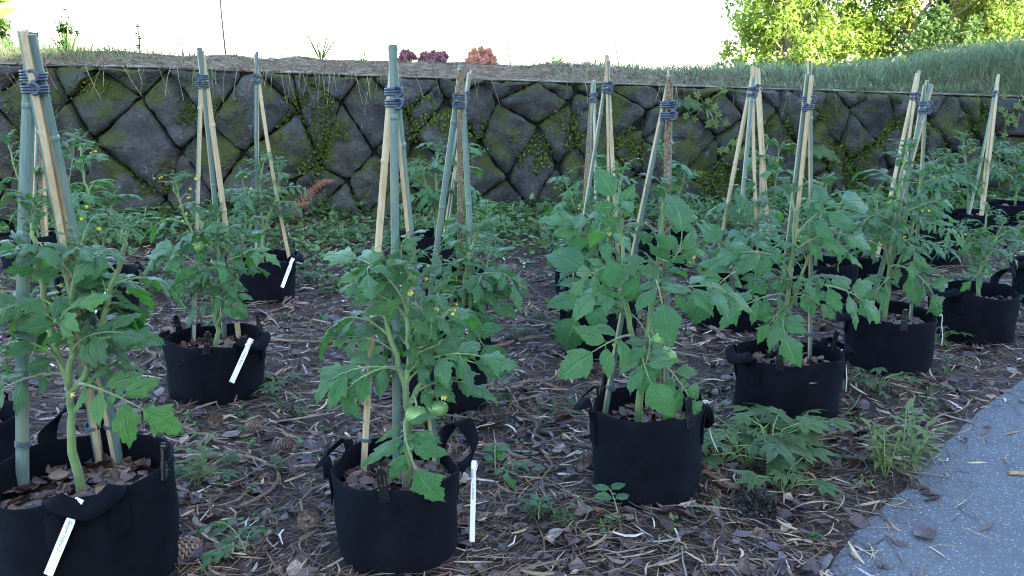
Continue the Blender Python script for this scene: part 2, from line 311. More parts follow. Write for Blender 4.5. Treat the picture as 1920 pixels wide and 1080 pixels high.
STICKS = [((-1.265, 3.035, 0.0), (-0.582, 2.918, 0.0), 0.008), ((-0.862, 2.643, 0.0), (-0.717, 3.218, 0.0), 0.007),
 ((-1.08, 2.896, 0.0), (-0.921, 2.625, 0.0), 0.008), ((-0.969, 2.568, 0.0), (-0.817, 2.362, 0.0), 0.01),
 ((0.015, 3.518, 0.0), (0.14, 3.083, 0.0), 0.009), ((0.056, 3.182, 0.0), (0.171, 2.669, 0.0), 0.006),
 ((-0.108, 3.132, 0.0), (0.057, 3.008, 0.0), 0.011), ((-0.029, 3.045, 0.0), (0.027, 2.846, 0.0), 0.008),
 ((-1.241, 4.4, 0.0), (-0.64, 4.447, 0.0), 0.011), ((0.215, 4.265, 0.0), (0.38, 3.97, 0.0), 0.008),
 ((-1.256, 4.973, 0.0), (-0.89, 4.544, 0.0), 0.008), ((-1.8, 7.544, 0.0), (-1.014, 7.924, 0.0), 0.018),
 ((-1.539, 7.152, 0.0), (-1.013, 7.544, 0.0), 0.016), ((-2.017, 8.533, 0.0), (-1.111, 8.31, 0.0), 0.006),
 ((-1.395, 5.486, 0.0), (-1.242, 4.915, 0.0), 0.009), ((-1.362, 4.859, 0.0), (-1.312, 5.416, 0.0), 0.007),
 ((0.0, 6.379, 0.0), (0.179, 5.941, 0.0), 0.008), ((1.229, 5.486, 0.0), (1.071, 4.544, 0.0), 0.008),
 ((-0.669, 4.017, 0.0), (-0.802, 3.58, 0.0), 0.008), ((-0.991, 4.017, 0.0), (-0.682, 4.096, 0.0), 0.01),
 ((-0.166, 4.973, 0.0), (0.124, 5.093, 0.0), 0.009), ((-0.08, 4.354, 0.0), (0.222, 4.544, 0.0), 0.008),
 ((-1.312, 3.325, 0.0), (-1.06, 3.117, 0.0), 0.009), ((0.752, 2.745, 0.0), (0.673, 2.953, 0.0), 0.008),
 ((1.337, 2.846, 0.0), (1.347, 2.687, 0.0), 0.007), ((1.316, 3.069, 0.0), (1.391, 2.764, 0.0), 0.006),
 ((1.708, 2.896, 0.0), (1.824, 2.875, 0.0), 0.008), ((1.075, 3.167, 0.0), (1.292, 3.271, 0.0), 0.007),
 ((-0.99, 5.093, 0.0), (-0.667, 4.544, 0.0), 0.007), ((-1.289, 5.941, 0.0), (-0.863, 5.486, 0.0), 0.008),
 ((0.118, 3.794, 0.0), (0.286, 3.691, 0.0), 0.007), ((-0.046, 3.691, 0.0), (0.297, 4.017, 0.0), 0.008),
 ((-1.028, 2.632, 0.0), (-0.939, 2.725, 0.0), 0.006), ((1.012, 3.53, 0.0), (0.909, 3.865, 0.0), 0.008),
 ((-1.78, 4.544, 0.0), (-1.735, 4.017, 0.0), 0.009), ((-2.149, 3.724, 0.0), (-2.107, 4.017, 0.0), 0.009),
 ((-0.312, 7.468, 0.0), (0.194, 8.157, 0.0), 0.01), ((0.999, 5.705, 0.0), (1.229, 5.486, 0.0), 0.008),
 ((1.919, 4.544, 0.0), (1.603, 4.354, 0.0), 0.007), ((2.722, 6.109, 0.0), (3.459, 6.474, 0.0), 0.008),
 ((0.985, 4.4, 0.0), (1.244, 4.859, 0.0), 0.008), ((0.032, 2.461, 0.0), (0.227, 2.527, 0.0), 0.006),
 ((-0.098, 2.544, 0.0), (0.069, 2.687, 0.0), 0.005), ((0.247, 2.383, 0.0), (0.075, 2.295, 0.0), 0.006),
 ((-0.778, 2.461, 0.0), (-0.77, 2.745, 0.0), 0.007), ((-0.858, 4.096, 0.0), (-1.005, 3.865, 0.0), 0.008)]
CONES = [(-0.995, 3.271, 0.0), (-0.938, 2.353, 0.0), (-1.159, 3.337, 0.0), (-0.621, 2.544, 0.0), (-0.828, 3.093, 0.0), (0.28, 2.953, 0.0)]
WEEDS = {'grass': [(0.172, 3.44, 0.14), (0.0, 3.561, 0.12), (0.22, 3.53, 0.1), (-0.852, 3.41, 0.14), (-0.946, 3.53, 0.12), (0.279, 3.593, 0.1),
           (1.937, 3.865, 0.14), (1.385, 3.469, 0.12), (-0.074, 4.017, 0.1), (1.721, 3.593, 0.12)],
 'palm': [(0.72, 2.953, 0.26), (0.822, 2.953, 0.3), (0.91, 2.998, 0.3), (1.033, 3.093, 0.28), (0.883, 2.745, 0.22), (0.819, 3.093, 0.26),
          (-1.025, 3.759, 0.16), (1.468, 3.759, 0.22), (1.558, 3.691, 0.2), (2.202, 4.495, 0.16), (-1.037, 2.866, 0.14),
          (-3.21, 7.855, 0.2826784292194182), (-2.482, 7.712, 0.3237243215438106), (-1.564, 7.358, 0.3312121200272856),
          (-1.207, 7.698, 0.22341353116131177), (-0.461, 7.098, 0.22703796981233382), (-0.273, 7.195, 0.32638679617416866),
          (1.735, 8.59, 0.28443998931416054), (2.089, 7.933, 0.25568315765732097)],
 'tiny': [(-1.162, 5.486, 0.1), (0.064, 5.282, 0.1), (0.014, 4.495, 0.08), (0.148, 4.859, 0.1), (-0.42, 3.353, 0.06), (-0.89, 4.544, 0.08),
          (-2.03, 4.544, 0.14), (0.066, 2.561, 0.1), (0.145, 2.51, 0.1), (0.305, 2.494, 0.06), (0.879, 2.43, 0.06), (-0.168, 3.353, 0.06),
          (-0.793, 2.909, 0.08), (-0.863, 5.486, 0.12), (-0.1, 5.486, 0.1), (-1.471, 6.109, 0.14), (-1.291, 5.782, 0.12), (-2.192, 5.486, 0.14),
          (-2.464, 6.109, 0.16), (-3.723, 7.173, 0.29314592577029885), (-3.608, 7.699, 0.22555822634193257), (-3.037, 7.271, 0.3530027607737758),
          (-2.829, 7.337, 0.24683531984199794), (-2.732, 8.027, 0.2502377603254939), (-2.282, 7.886, 0.21453643416068127),
          (-2.15, 8.203, 0.3008144319656549), (-1.959, 7.296, 0.23499446793100873), (-1.32, 7.057, 0.21637118750753193),
          (-0.889, 7.068, 0.24405990031169233), (-0.752, 7.472, 0.2314622783635398), (-0.648, 7.249, 0.290716459912466),
          (0.2, 8.452, 0.2309644130344823), (0.418, 8.365, 0.2474812429423119), (0.561, 6.931, 0.31330316330995867),
          (0.709, 7.321, 0.20830120443626005), (1.006, 7.51, 0.3071253249826664), (1.148, 7.569, 0.23170395417816528),
          (1.367, 7.696, 0.28579918809116983), (1.779, 7.86, 0.2608757062612484), (2.06, 7.582, 0.34742839392540503),
          (2.077, 6.957, 0.33473846193582624), (-1.331, 5.815, 0.13427167506585153), (-1.106, 5.651, 0.13178859228409234),
          (-0.765, 5.632, 0.11043989743819714), (-0.8, 5.994, 0.17066524111003845), (-0.296, 5.488, 0.13328566877558504)],
 'willow': [(1.273, 2.866, 0.2), (1.346, 2.909, 0.22), (1.44, 2.998, 0.2), (-1.039, 2.764, 0.2), (1.254, 2.909, 0.15)]}
ROAD = [(0.796, 2.174, 0.0), (0.91, 2.339, 0.0), (1.056, 2.527, 0.0), (1.153, 2.65, 0.0), (1.319, 2.846, 0.0), (1.52, 3.093, 0.0), (1.776, 3.382, 0.0),
 (2.062, 3.691, 0.0), (2.474, 4.096, 0.0), (3.188, 4.749, 0.0), (4.677, 5.782, 0.0)]
CUT = [(-0.758, 2.339, 0.0), (-0.054, 2.846, 0.0), (0.321, 2.494, 0.0), (0.725, 3.41, 0.0), (0.08, 2.494, 0.0)]
BANK = {'cane': [(-4.906, 9.72, 1.635, 0.798), (-3.067, 10.036, 1.567, 0.901), (0.0, 10.56, 1.51, 0.538), (1.286, 10.979, 1.48, 0.578)],
 'coral': [(-0.335, 10.103, 1.502, 0.128)],
 'flowerbush': [(-4.422, 9.303, 1.607, 0.255)],
 'iris': [(-2.841, 9.675, 1.548, 0.123), (-2.412, 9.948, 1.543, 0.11), (-2.005, 9.818, 1.541, 0.28), (-1.569, 9.892, 1.52, 0.175)],
 'purple': [(-0.894, 10.107, 1.513, 0.089), (-1.149, 10.064, 1.512, 0.072), (-0.79, 10.025, 1.501, 0.055)],
 'rosette': [(-3.744, 9.419, 1.595, 0.222)],
 'seedling': [(-3.461, 9.468, 1.606, 0.135), (-3.338, 9.489, 1.612, 0.156)]}
COMPOST = (0.758, 2.579, 0.0)

# ------------------------------------------------------------------ helpers
def link(o, parent=None):
    col.objects.link(o)
    if parent is not None:
        o.parent = parent
    return o

def tag(o, label=None, cat=None, group=None, kind=None):
    if label: o['label'] = label
    if cat: o['category'] = cat
    if group: o['group'] = group
    if kind: o['kind'] = kind
    return o

def empty(name, loc=(0, 0, 0), rz=0.0):
    o = bpy.data.objects.new(name, None)
    o.empty_display_size = 0.05
    o.location = loc
    o.rotation_euler = (0, 0, rz)
    return link(o)

class MB:
    """collects vertices, faces, per-face material, optional uv and tint, then makes ONE mesh"""
    def __init__(self):
        self.v, self.f, self.m, self.uv, self.c = [], [], [], [], []
    def add(self, verts, faces, mat=0, uvs=None, tint=None):
        b = len(self.v)
        self.v += [tuple(p) for p in verts]
        self.f += [tuple(i + b for i in q) for q in faces]
        self.m += [mat] * len(faces)
        self.uv += list(uvs) if uvs is not None else [(0.5, 0.5)] * len(verts)
        self.c += [tint if tint is not None else (1, 1, 1)] * len(verts)
        return self
    def mesh(self, name, mats, smooth=True):
        me = bpy.data.meshes.new(name)
        me.from_pydata(self.v, [], self.f)
        for m in mats: me.materials.append(m)
        n = len(me.polygons)
        me.polygons.foreach_set('material_index', self.m)
        me.polygons.foreach_set('use_smooth', [smooth] * n)
        ul = me.uv_layers.new(name='UVMap')
        li = np.empty(len(me.loops), dtype=np.int32)
        me.loops.foreach_get('vertex_index', li)
        ul.data.foreach_set('uv', np.asarray(self.uv, dtype=np.float32)[li].ravel())
        ca = me.color_attributes.new('tint', 'FLOAT_COLOR', 'POINT')
        cc = np.ones((len(self.v), 4), dtype=np.float32)
        cc[:, :3] = np.asarray(self.c, dtype=np.float32)
        ca.data.foreach_set('color', cc.ravel())
        me.update()
        return me
    def build(self, name, mats, parent=None, smooth=True):
        if not isinstance(mats, (list, tuple)): mats = [mats]
        return link(bpy.data.objects.new(name, self.mesh(name, mats, smooth)), parent)

def np_object(name, verts, faces, mat, tint=None, uv=None, parent=None, smooth=False):
    """verts (N,3); faces (M,4) quads, from numpy"""
    verts = np.asarray(verts, dtype=np.float32); faces = np.asarray(faces, dtype=np.int32)
    k = faces.shape[1]
    me = bpy.data.meshes.new(name)
    me.vertices.add(len(verts)); me.vertices.foreach_set('co', verts.ravel())
    me.loops.add(faces.size); me.loops.foreach_set('vertex_index', faces.ravel())
    me.polygons.add(len(faces))
    me.polygons.foreach_set('loop_start', np.arange(0, faces.size, k, dtype=np.int32))
    me.polygons.foreach_set('use_smooth', np.full(len(faces), smooth, dtype=bool))
    me.update(calc_edges=True)
    if tint is not None:
        ca = me.color_attributes.new('tint', 'FLOAT_COLOR', 'POINT')
        cc = np.ones((len(verts), 4), dtype=np.float32); cc[:, :3] = tint
        ca.data.foreach_set('color', cc.ravel())
    if uv is not None:
        ul = me.uv_layers.new(name='UVMap')
        ul.data.foreach_set('uv', np.asarray(uv, dtype=np.float32)[faces.ravel()].ravel())
    me.materials.append(mat)
    return link(bpy.data.objects.new(name, me), parent)

def frame(d, up=(0, 0, 1)):
    d = Vector(d).normalized(); up = Vector(up)
    y = up.cross(d)
    if y.length < 1e-4: y = Vector((0, 1, 0)).cross(d)
    y.normalize()
    z = d.cross(y)
    return d, y, z

def tube(mb, pts, rad, n=6, mat=0, cap=True, tint=None, twist=0.0):
    pts = [Vector(p) for p in pts]
    K = len(pts)
    if not isinstance(rad, (list, tuple)): rad = [rad] * K
    vs, fs, uv = [], [], []
    ref = None
    for i in range(K):
        t = (pts[min(i + 1, K - 1)] - pts[max(i - 1, 0)])
        t.normalize()
        if ref is None:
            ref = Vector((0, 0, 1)) if abs(t.z) < 0.9 else Vector((1, 0, 0))
        a = ref - t * ref.dot(t)
        if a.length < 1e-5: a = t.orthogonal()
        a.normalize(); ref = a
        b = t.cross(a)
        for j in range(n):
            an = 2 * math.pi * j / n + twist * i
            vs.append(pts[i] + (a * math.cos(an) + b * math.sin(an)) * rad[i])
            uv.append((j / n, i / max(1, K - 1)))
    for i in range(K - 1):
        for j in range(n):
            fs.append((i * n + j, i * n + (j + 1) % n, (i + 1) * n + (j + 1) % n, (i + 1) * n + j))
    if cap:
        fs.append(tuple(range(n - 1, -1, -1)))
        fs.append(tuple((K - 1) * n + j for j in range(n)))
    mb.add(vs, fs, mat, uv, tint)

def box(mb, c, sx, sy, sz, X=(1, 0, 0), Y=(0, 1, 0), Z=(0, 0, 1), mat=0, bev=0.0, tint=None):
    """box with chamfered vertical edges (8-gon section)"""
    c, X, Y, Z = Vector(c), Vector(X), Vector(Y), Vector(Z)
    b = bev
    sec = [(-sx / 2 + b, -sy / 2), (sx / 2 - b, -sy / 2), (sx / 2, -sy / 2 + b), (sx / 2, sy / 2 - b), (sx / 2 - b, sy / 2), (-sx / 2 + b, sy / 2), (-sx / 2, sy / 2 - b), (-sx / 2, -sy / 2 + b)] if b > 0 else \
          [(-sx / 2, -sy / 2), (sx / 2, -sy / 2), (sx / 2, sy / 2), (-sx / 2, sy / 2)]
    n = len(sec)
    vs = [c + X * p + Y * q + Z * (-sz / 2) for p, q in sec] + [c + X * p + Y * q + Z * (sz / 2) for p, q in sec]
    fs = [(i, (i + 1) % n, n + (i + 1) % n, n + i) for i in range(n)] + [tuple(range(n - 1, -1, -1)), tuple(range(n, 2 * n))]
    mb.add(vs, fs, mat, None, tint)

def smooth_path(pts, per=4):
    P = [Vector(p) for p in pts]
    if len(P) < 3: 
        return [P[0].lerp(P[-1], i / per) for i in range(per + 1)]
    Q = [P[0] * 2 - P[1]] + P + [P[-1] * 2 - P[-2]]
    out = []
    for i in range(1, len(Q) - 2):
        for k in range(per):
            t = k / per
            a, b, c, d = Q[i - 1], Q[i], Q[i + 1], Q[i + 2]
            out.append(0.5 * ((2 * b) + (c - a) * t + (2 * a - 5 * b + 4 * c - d) * t * t + (3 * b - a - 3 * c + d) * t ** 3))
    out.append(P[-1])
    return out

def vnoise(x, y, seed=0):
    """cheap smooth value noise, numpy arrays"""
    x = np.asarray(x, dtype=float); y = np.asarray(y, dtype=float)
    xi, yi = np.floor(x), np.floor(y)
    xf, yf = x - xi, y - yi
    def h(a, b):
        s = np.sin(a * 127.1 + b * 311.7 + seed * 74.7) * 43758.5453
        return s - np.floor(s)
    u, v = xf * xf * (3 - 2 * xf), yf * yf * (3 - 2 * yf)
    return (h(xi, yi) * (1 - u) + h(xi + 1, yi) * u) * (1 - v) + (h(xi, yi + 1) * (1 - u) + h(xi + 1, yi + 1) * u) * v

# ------------------------------------------------------------------ materials
class NT:
    def __init__(self, name):
        self.m = bpy.data.materials.new(name); self.m.use_nodes = True
        self.t = self.m.node_tree
        for n in list(self.t.nodes): self.t.nodes.remove(n)
        self.out = self.n('ShaderNodeOutputMaterial')
    def n(self, typ, **kw):
        x = self.t.nodes.new(typ)
        for k, v in kw.items(): setattr(x, k, v)
        return x
    def l(self, a, b): self.t.links.new(a, b)
    def set(self, sock, v):
        if isinstance(v, bpy.types.NodeSocket): self.l(v, sock)
        elif isinstance(v, (tuple, list)): sock.default_value = (*v, 1.0) if len(v) == 3 and sock.type == 'RGBA' else v
        else: sock.default_value = v
    def noise(self, scale, detail=4, rough=0.6, vec=None, dist=0.0, out='Fac'):
        x = self.n('ShaderNodeTexNoise'); x.inputs['Scale'].default_value = scale
        x.inputs['Detail'].default_value = detail; x.inputs['Roughness'].default_value = rough; x.inputs['Distortion'].default_value = dist
        if vec is not None: self.l(vec, x.inputs['Vector'])
        return x.outputs[out]
    def vor(self, scale, vec=None, feature='F1', out='Distance', rand=1.0):
        x = self.n('ShaderNodeTexVoronoi', feature=feature); x.inputs['Scale'].default_value = scale
        x.inputs['Randomness'].default_value = rand
        if vec is not None: self.l(vec, x.inputs['Vector'])
        return x.outputs[out]
    def ramp(self, fac, stops, interp='LINEAR'):
        x = self.n('ShaderNodeValToRGB'); self.l(fac, x.inputs[0]); r = x.color_ramp; r.interpolation = interp
        while len(r.elements) < len(stops): r.elements.new(0.5)
        for e, (p, c) in zip(r.elements, stops):
            e.position = p; e.color = (*c, 1) if len(c) == 3 else c
        return x.outputs[0]
    def rng(self, fac, a, b, c=0.0, d=1.0):
        x = self.n('ShaderNodeMapRange'); self.l(fac, x.inputs[0])
        for i, v in enumerate((a, b, c, d)): x.inputs[i + 1].default_value = v
        return x.outputs[0]
    def mix(self, fac, a, b, mode='MIX'):
        x = self.n('ShaderNodeMix', data_type='RGBA', blend_type=mode)
        self.set(x.inputs[0], fac); self.set(x.inputs[6], a); self.set(x.inputs[7], b)
        return x.outputs[2]
    def math(self, op, a, b=0.0, c=0.0):
        x = self.n('ShaderNodeMath', operation=op)
        for i, v in enumerate((a, b, c)): self.set(x.inputs[i], v)
        return x.outputs[0]
    def bump(self, h, strength=0.5, dist=0.01, normal=None):
        x = self.n('ShaderNodeBump'); x.inputs['Strength'].default_value = strength; x.inputs['Distance'].default_value = dist
        self.l(h, x.inputs['Height'])
        if normal is not None: self.l(normal, x.inputs['Normal'])
        return x.outputs[0]
    def bsdf(self, color, rough=0.6, spec=0.4, normal=None, **kw):
        x = self.n('ShaderNodeBsdfPrincipled')
        self.set(x.inputs['Base Color'], color); self.set(x.inputs['Roughness'], rough)
        self.set(x.inputs['Specular IOR Level'], spec)
        if normal is not None: self.l(normal, x.inputs['Normal'])
        for k, v in kw.items(): self.set(x.inputs[k], v)
        return x.outputs[0]
    def done(self, s):
        self.l(s, self.out.inputs['Surface']); return self.m
    def pos(self): return self.n('ShaderNodeNewGeometry').outputs['Position']
    def obj(self): return self.n('ShaderNodeTexCoord').outputs['Object']
    def rand(self): return self.n('ShaderNodeObjectInfo').outputs['Random']
    def tint(self): return self.n('ShaderNodeAttribute', attribute_name='tint').outputs['Color']
    def uv(self): return self.n('ShaderNodeTexCoord').outputs['UV']

def leaf_material(name, dark, light, transl=0.26, veins=True, rough=0.34, tinted=False, spec=0.8, under=(0.10, 0.20, 0.08), sheen=0.18):
    t = NT(name)
    base = t.mix(t.rng(t.noise(9.0, 3, vec=t.obj()), .3, .7), dark, light)
    base = t.mix(t.math('MULTIPLY', t.rand(), 0.6), base, tuple(c * .62 for c in dark))
    base = t.mix(t.rng(t.math('FRACT', t.math('MULTIPLY', t.rand(), 7.31)), .7, 1.0, 0, .55), base, (light[0] * 1.9, light[1] * 1.25, light[2] * .9))
    if tinted: base = t.mix(1.0, base, t.tint(), 'MULTIPLY')
    nrm = None
    if veins:
        sx = t.n('ShaderNodeSeparateXYZ'); t.l(t.uv(), sx.inputs[0])
        au = t.math('ABSOLUTE', t.math('SUBTRACT', sx.outputs[0], 0.5))
        ph = t.math('SUBTRACT', t.math('MULTIPLY', sx.outputs[1], 46.0), t.math('MULTIPLY', au, 34.0))
        side = t.math('ABSOLUTE', t.math('SINE', ph))
        sv = t.rng(side, 0.0, 0.35, 1.0, 0.0)
        mid = t.rng(au, 0.0, 0.05, 1.0, 0.0)
        vein = t.math('MAXIMUM', t.math('MULTIPLY', sv, 0.55), mid)
        base = t.mix(t.math('MULTIPLY', vein, 0.55), base, tuple(min(1, c * 1.9 + .02) for c in light))
        hgt = t.math('ADD', t.math('MULTIPLY', vein, -0.8), t.math('MULTIPLY', t.noise(60.0, 3, vec=t.obj()), 0.7))
        nrm = t.bump(hgt, 1.0, 0.014)
    bf = t.n('ShaderNodeNewGeometry').outputs['Backfacing']
    c2 = t.mix(bf, base, t.mix(0.5, base, under))
    s = t.bsdf(c2, rough, spec, nrm, **{'Sheen Weight': sheen, 'Sheen Roughness': 0.35, 'Sheen Tint': (0.85, 0.97, 1.0, 1.0)})
    tr = t.n('ShaderNodeBsdfTranslucent')
    t.l(t.mix(1.0, base, (1.9, 2.0, 0.5), 'MULTIPLY'), tr.inputs['Color'])
    mx = t.n('ShaderNodeMixShader'); mx.inputs[0].default_value = transl
    t.l(s, mx.inputs[1]); t.l(tr.outputs[0], mx.inputs[2])
    return t.done(mx.outputs[0])

def tint_material(name, rough=0.7, spec=0.3, transl=0.0, nscale=30.0, vary=0.35, bump=0.0):
    t = NT(name)
    c = t.mix(1.0, t.tint(), t.ramp(t.noise(nscale, 4, vec=t.pos()), [(0.25, (1 - vary,) * 3), (0.75, (1 + vary * .6,) * 3)]), 'MULTIPLY')
    nrm = t.bump(t.noise(nscale * 2, 3, vec=t.pos()), bump, 0.004) if bump else None
    s = t.bsdf(c, rough, spec, nrm)
    if transl:
        tr = t.n('ShaderNodeBsdfTranslucent'); t.l(c, tr.inputs['Color'])
        mx = t.n('ShaderNodeMixShader'); mx.inputs[0].default_value = transl
        t.l(s, mx.inputs[1]); t.l(tr.outputs[0], mx.inputs[2]); s = mx.outputs[0]
    return t.done(s)

def plain(name, color, rough=0.6, spec=0.4, vary=0.3, nscale=40.0, bump=0.2, bscale=120.0, coords='obj', **kw):
    t = NT(name)
    vec = t.obj() if coords == 'obj' else t.pos()
    c = t.mix(t.rng(t.noise(nscale, 5, vec=vec), .3, .7), tuple(x * (1 - vary) for x in color), tuple(min(1, x * (1 + vary)) for x in color))
    nrm = t.bump(t.noise(bscale, 4, vec=vec), bump, 0.003) if bump else None
    return t.done(t.bsdf(c, rough, spec, nrm, **kw))

M = {}
M['leaf_heir'] = leaf_material('tomato_leaf_green', (0.025, 0.142, 0.030), (0.062, 0.250, 0.054))
M['leaf_potato'] = leaf_material('tomato_leaf_broad', (0.027, 0.146, 0.046), (0.062, 0.250, 0.080))
M['leaf_fine'] = leaf_material('tomato_leaf_fine', (0.029, 0.148, 0.046), (0.066, 0.250, 0.078))
M['leaf_weed'] = leaf_material('weed_leaf', (0.034, 0.115, 0.024), (0.065, 0.175, 0.038), rough=0.5, sheen=0.05)
M['leaf_lime'] = leaf_material('lime_weed_leaf', (0.110, 0.210, 0.040), (0.200, 0.300, 0.060), rough=0.5, sheen=0.1)
M['leaf_cover'] = leaf_material('ground_cover_leaf', (0.045, 0.115, 0.035), (0.080, 0.170, 0.050), veins=False, tinted=True, rough=0.55, sheen=0.1)
M['stem'] = plain('tomato_stem', (0.130, 0.205, 0.075), 0.55, 0.35, 0.25, 25, 0.3, 260, **{'Sheen Weight': 0.5, 'Sheen Roughness': 0.4})
M['stem_dry'] = plain('dry_stem', (0.20, 0.15, 0.09), 0.8, 0.2)
M['fruit'] = plain('green_tomato', (0.17, 0.31, 0.10), 0.22, 0.5, 0.2, 18, 0.0)
M['petal'] = plain('yellow_petal', (0.72, 0.60, 0.06), 0.6, 0.3, 0.1, 40, 0.0)
M['calyx'] = plain('flower_green', (0.16, 0.26, 0.09), 0.6, 0.3, 0.2, 40, 0.0)

def cane_mat(name, c1, c2, streak, spots=False, rough=0.45):
    t = NT(name)
    mp = t.n('ShaderNodeMapping'); mp.inputs['Scale'].default_value = (60, 60, 2.0); t.l(t.obj(), mp.inputs['Vector'])
    c = t.mix(t.rng(t.noise(3.0, 4, vec=mp.outputs[0]), .3, .7), c1, c2)
    c = t.mix(t.rng(t.noise(5.0, 5, vec=t.pos()), .5, .72, 0, .6), c, streak)
    if spots: c = t.mix(t.rng(t.noise(160.0, 3, vec=t.pos()), .46, .54, 0, .75), c, (0.035, 0.028, 0.02))
    h = t.noise(4.0, 3, vec=mp.outputs[0])
    return t.done(t.bsdf(c, rough, 0.4, t.bump(h, 0.25, 0.002)))
M['cane_skin'] = cane_mat('bamboo_green_skin', (0.085, 0.145, 0.130), (0.130, 0.200, 0.185), (0.19, 0.21, 0.15), rough=0.35)
M['cane_pale'] = cane_mat('bamboo_split_face', (0.33, 0.265, 0.160), (0.48, 0.40, 0.265), (0.30, 0.22, 0.12), rough=0.6)
M['cane_dark'] = cane_mat('bamboo_weathered_face', (0.20, 0.155, 0.10), (0.30, 0.235, 0.15), (0.09, 0.065, 0.045), spots=True, rough=0.7)
M['cane_end'] = plain('bamboo_cut_end', (0.36, 0.27, 0.16), 0.8, 0.2)
M['tie'] = plain('slate_blue_tie', (0.050, 0.075, 0.115), 0.45, 0.4, 0.2, 60, 0.1)

def fabric():
    t = NT('black_felt')
    c = t.mix(t.rng(t.noise(14, 5, vec=t.pos()), .3, .75), (0.0022, 0.0027, 0.0044), (0.0056, 0.0070, 0.0115))
    lint = t.rng(t.vor(55.0, t.pos()), 0.0, 0.055, 1.0, 0.0)
    lint = t.math('MULTIPLY', lint, t.rng(t.noise(6, 2, vec=t.pos()), .55, .7))
    c = t.mix(t.math('MULTIPLY', lint, 0.5), c, (0.20, 0.19, 0.16))
    h = t.math('ADD', t.noise(420, 2, vec=t.pos()), t.math('MULTIPLY', t.noise(9, 3, vec=t.pos()), 2.0))
    return t.done(t.bsdf(c, 0.9, 0.08, t.bump(h, 0.5, 0.003), **{'Sheen Weight': 0.02, 'Sheen Roughness': 0.6, 'Sheen Tint': (0.5, 0.65, 1.0, 1.0)}))
M['felt'] = fabric()
M['plastic'] = plain('black_plastic', (0.005, 0.006, 0.009), 0.35, 0.5, 0.2, 30, 0.05)
M['soil'] = plain('potting_soil', (0.035, 0.024, 0.018), 0.95, 0.1, 0.5, 60, 0.8, 90, 'pos')
M['tag'] = plain('white_tag', (0.80, 0.82, 0.84), 0.5, 0.4, 0.02, 10, 0.0)
M['ink'] = plain('blue_ink', (0.10, 0.16, 0.40), 0.7, 0.1, 0.05, 10, 0.0)
M['string'] = plain('white_twine', (0.62, 0.62, 0.60), 0.8, 0.2, 0.1, 50, 0.0)
M['litter'] = tint_material('leaf_litter', 0.38, 0.45, 0.0, 70.0, 0.45, 0.3)
M['needle'] = tint_material('needles_and_straw', 0.7, 0.25, 0.0, 25.0, 0.4)
M['bark'] = tint_material('stick_bark', 0.8, 0.25, 0.0, 60.0, 0.5, 0.5)
M['grass'] = tint_material('grass_blade', 0.5, 0.35, 0.3, 6.0, 0.25)
M['moss'] = tint_material('moss_tuft', 0.9, 0.1, 0.15, 30.0, 0.4)
M['tree_leaf'] = tint_material('tree_leaf', 0.5, 0.3, 0.5, 1.2, 0.25)
M['tree_bark'] = plain('tree_bark', (0.24, 0.19, 0.13), 0.85, 0.2, 0.4, 8, 0.6, 20)
M['red_leaf'] = leaf_material('russet_leaf', (0.30, 0.09, 0.07), (0.42, 0.17, 0.12), veins=False, transl=0.4)
M['purple_leaf'] = leaf_material('plum_leaf', (0.11, 0.020, 0.045), (0.20, 0.04, 0.09), veins=False, transl=0.35)

def ground_mat():
    t = NT('mulch_floor')
    p = t.pos()
    c = t.ramp(t.noise(26, 8, .7, vec=p), [(0.25, (0.012, 0.008, 0.008)), (0.45, (0.034, 0.022, 0.021)), (0.6, (0.070, 0.046, 0.038)), (0.8, (0.15, 0.11, 0.08))])
    c = t.mix(t.rng(t.noise(1.3, 4, vec=p), .45, .7, 0, .6), c, (0.035, 0.022, 0.020))
    c = t.mix(t.rng(t.noise(3.1, 5, vec=p), .62, .75, 0, .5), c, (0.05, 0.075, 0.03))
    h = t.math('ADD', t.noise(45, 6, .7, vec=p), t.vor(38, p))
    return t.done(t.bsdf(c, 0.75, 0.3, t.bump(h, 1.0, 0.02)))
M['ground'] = ground_mat()

def asphalt():
    t = NT('asphalt')
    p = t.pos()
    c = t.mix(t.rng(t.noise(2.2, 5, vec=p), .3, .7), (0.105, 0.118, 0.135), (0.155, 0.168, 0.188))
    c = t.mix(t.rng(t.noise(150, 3, vec=p), .35, .65), tuple([0.085, 0.095, 0.112]), c)
    v = t.n('ShaderNodeTexVoronoi'); v.inputs['Scale'].default_value = 130; t.l(p, v.inputs['Vector'])
    sc = t.n('ShaderNodeSeparateColor'); t.l(v.outputs['Color'], sc.inputs[0])
    chip = t.math('MULTIPLY', t.rng(v.outputs['Distance'], 0.20, 0.42, 1, 0), t.math('GREATER_THAN', sc.outputs[0], 0.66))
    c = t.mix(t.math('MULTIPLY', chip, t.rng(sc.outputs[1], 0, 1, .10, .9)), c, (0.50, 0.52, 0.54))
    c = t.mix(t.rng(t.noise(9, 6, .7, vec=p), .52, .75, 0, .6), c, (0.060, 0.056, 0.056))
    h = t.math('ADD', t.vor(90, p), t.noise(60, 4, vec=p))
    return t.done(t.bsdf(c, 0.8, 0.35, t.bump(h, 0.7, 0.006)))
M['asphalt'] = asphalt()

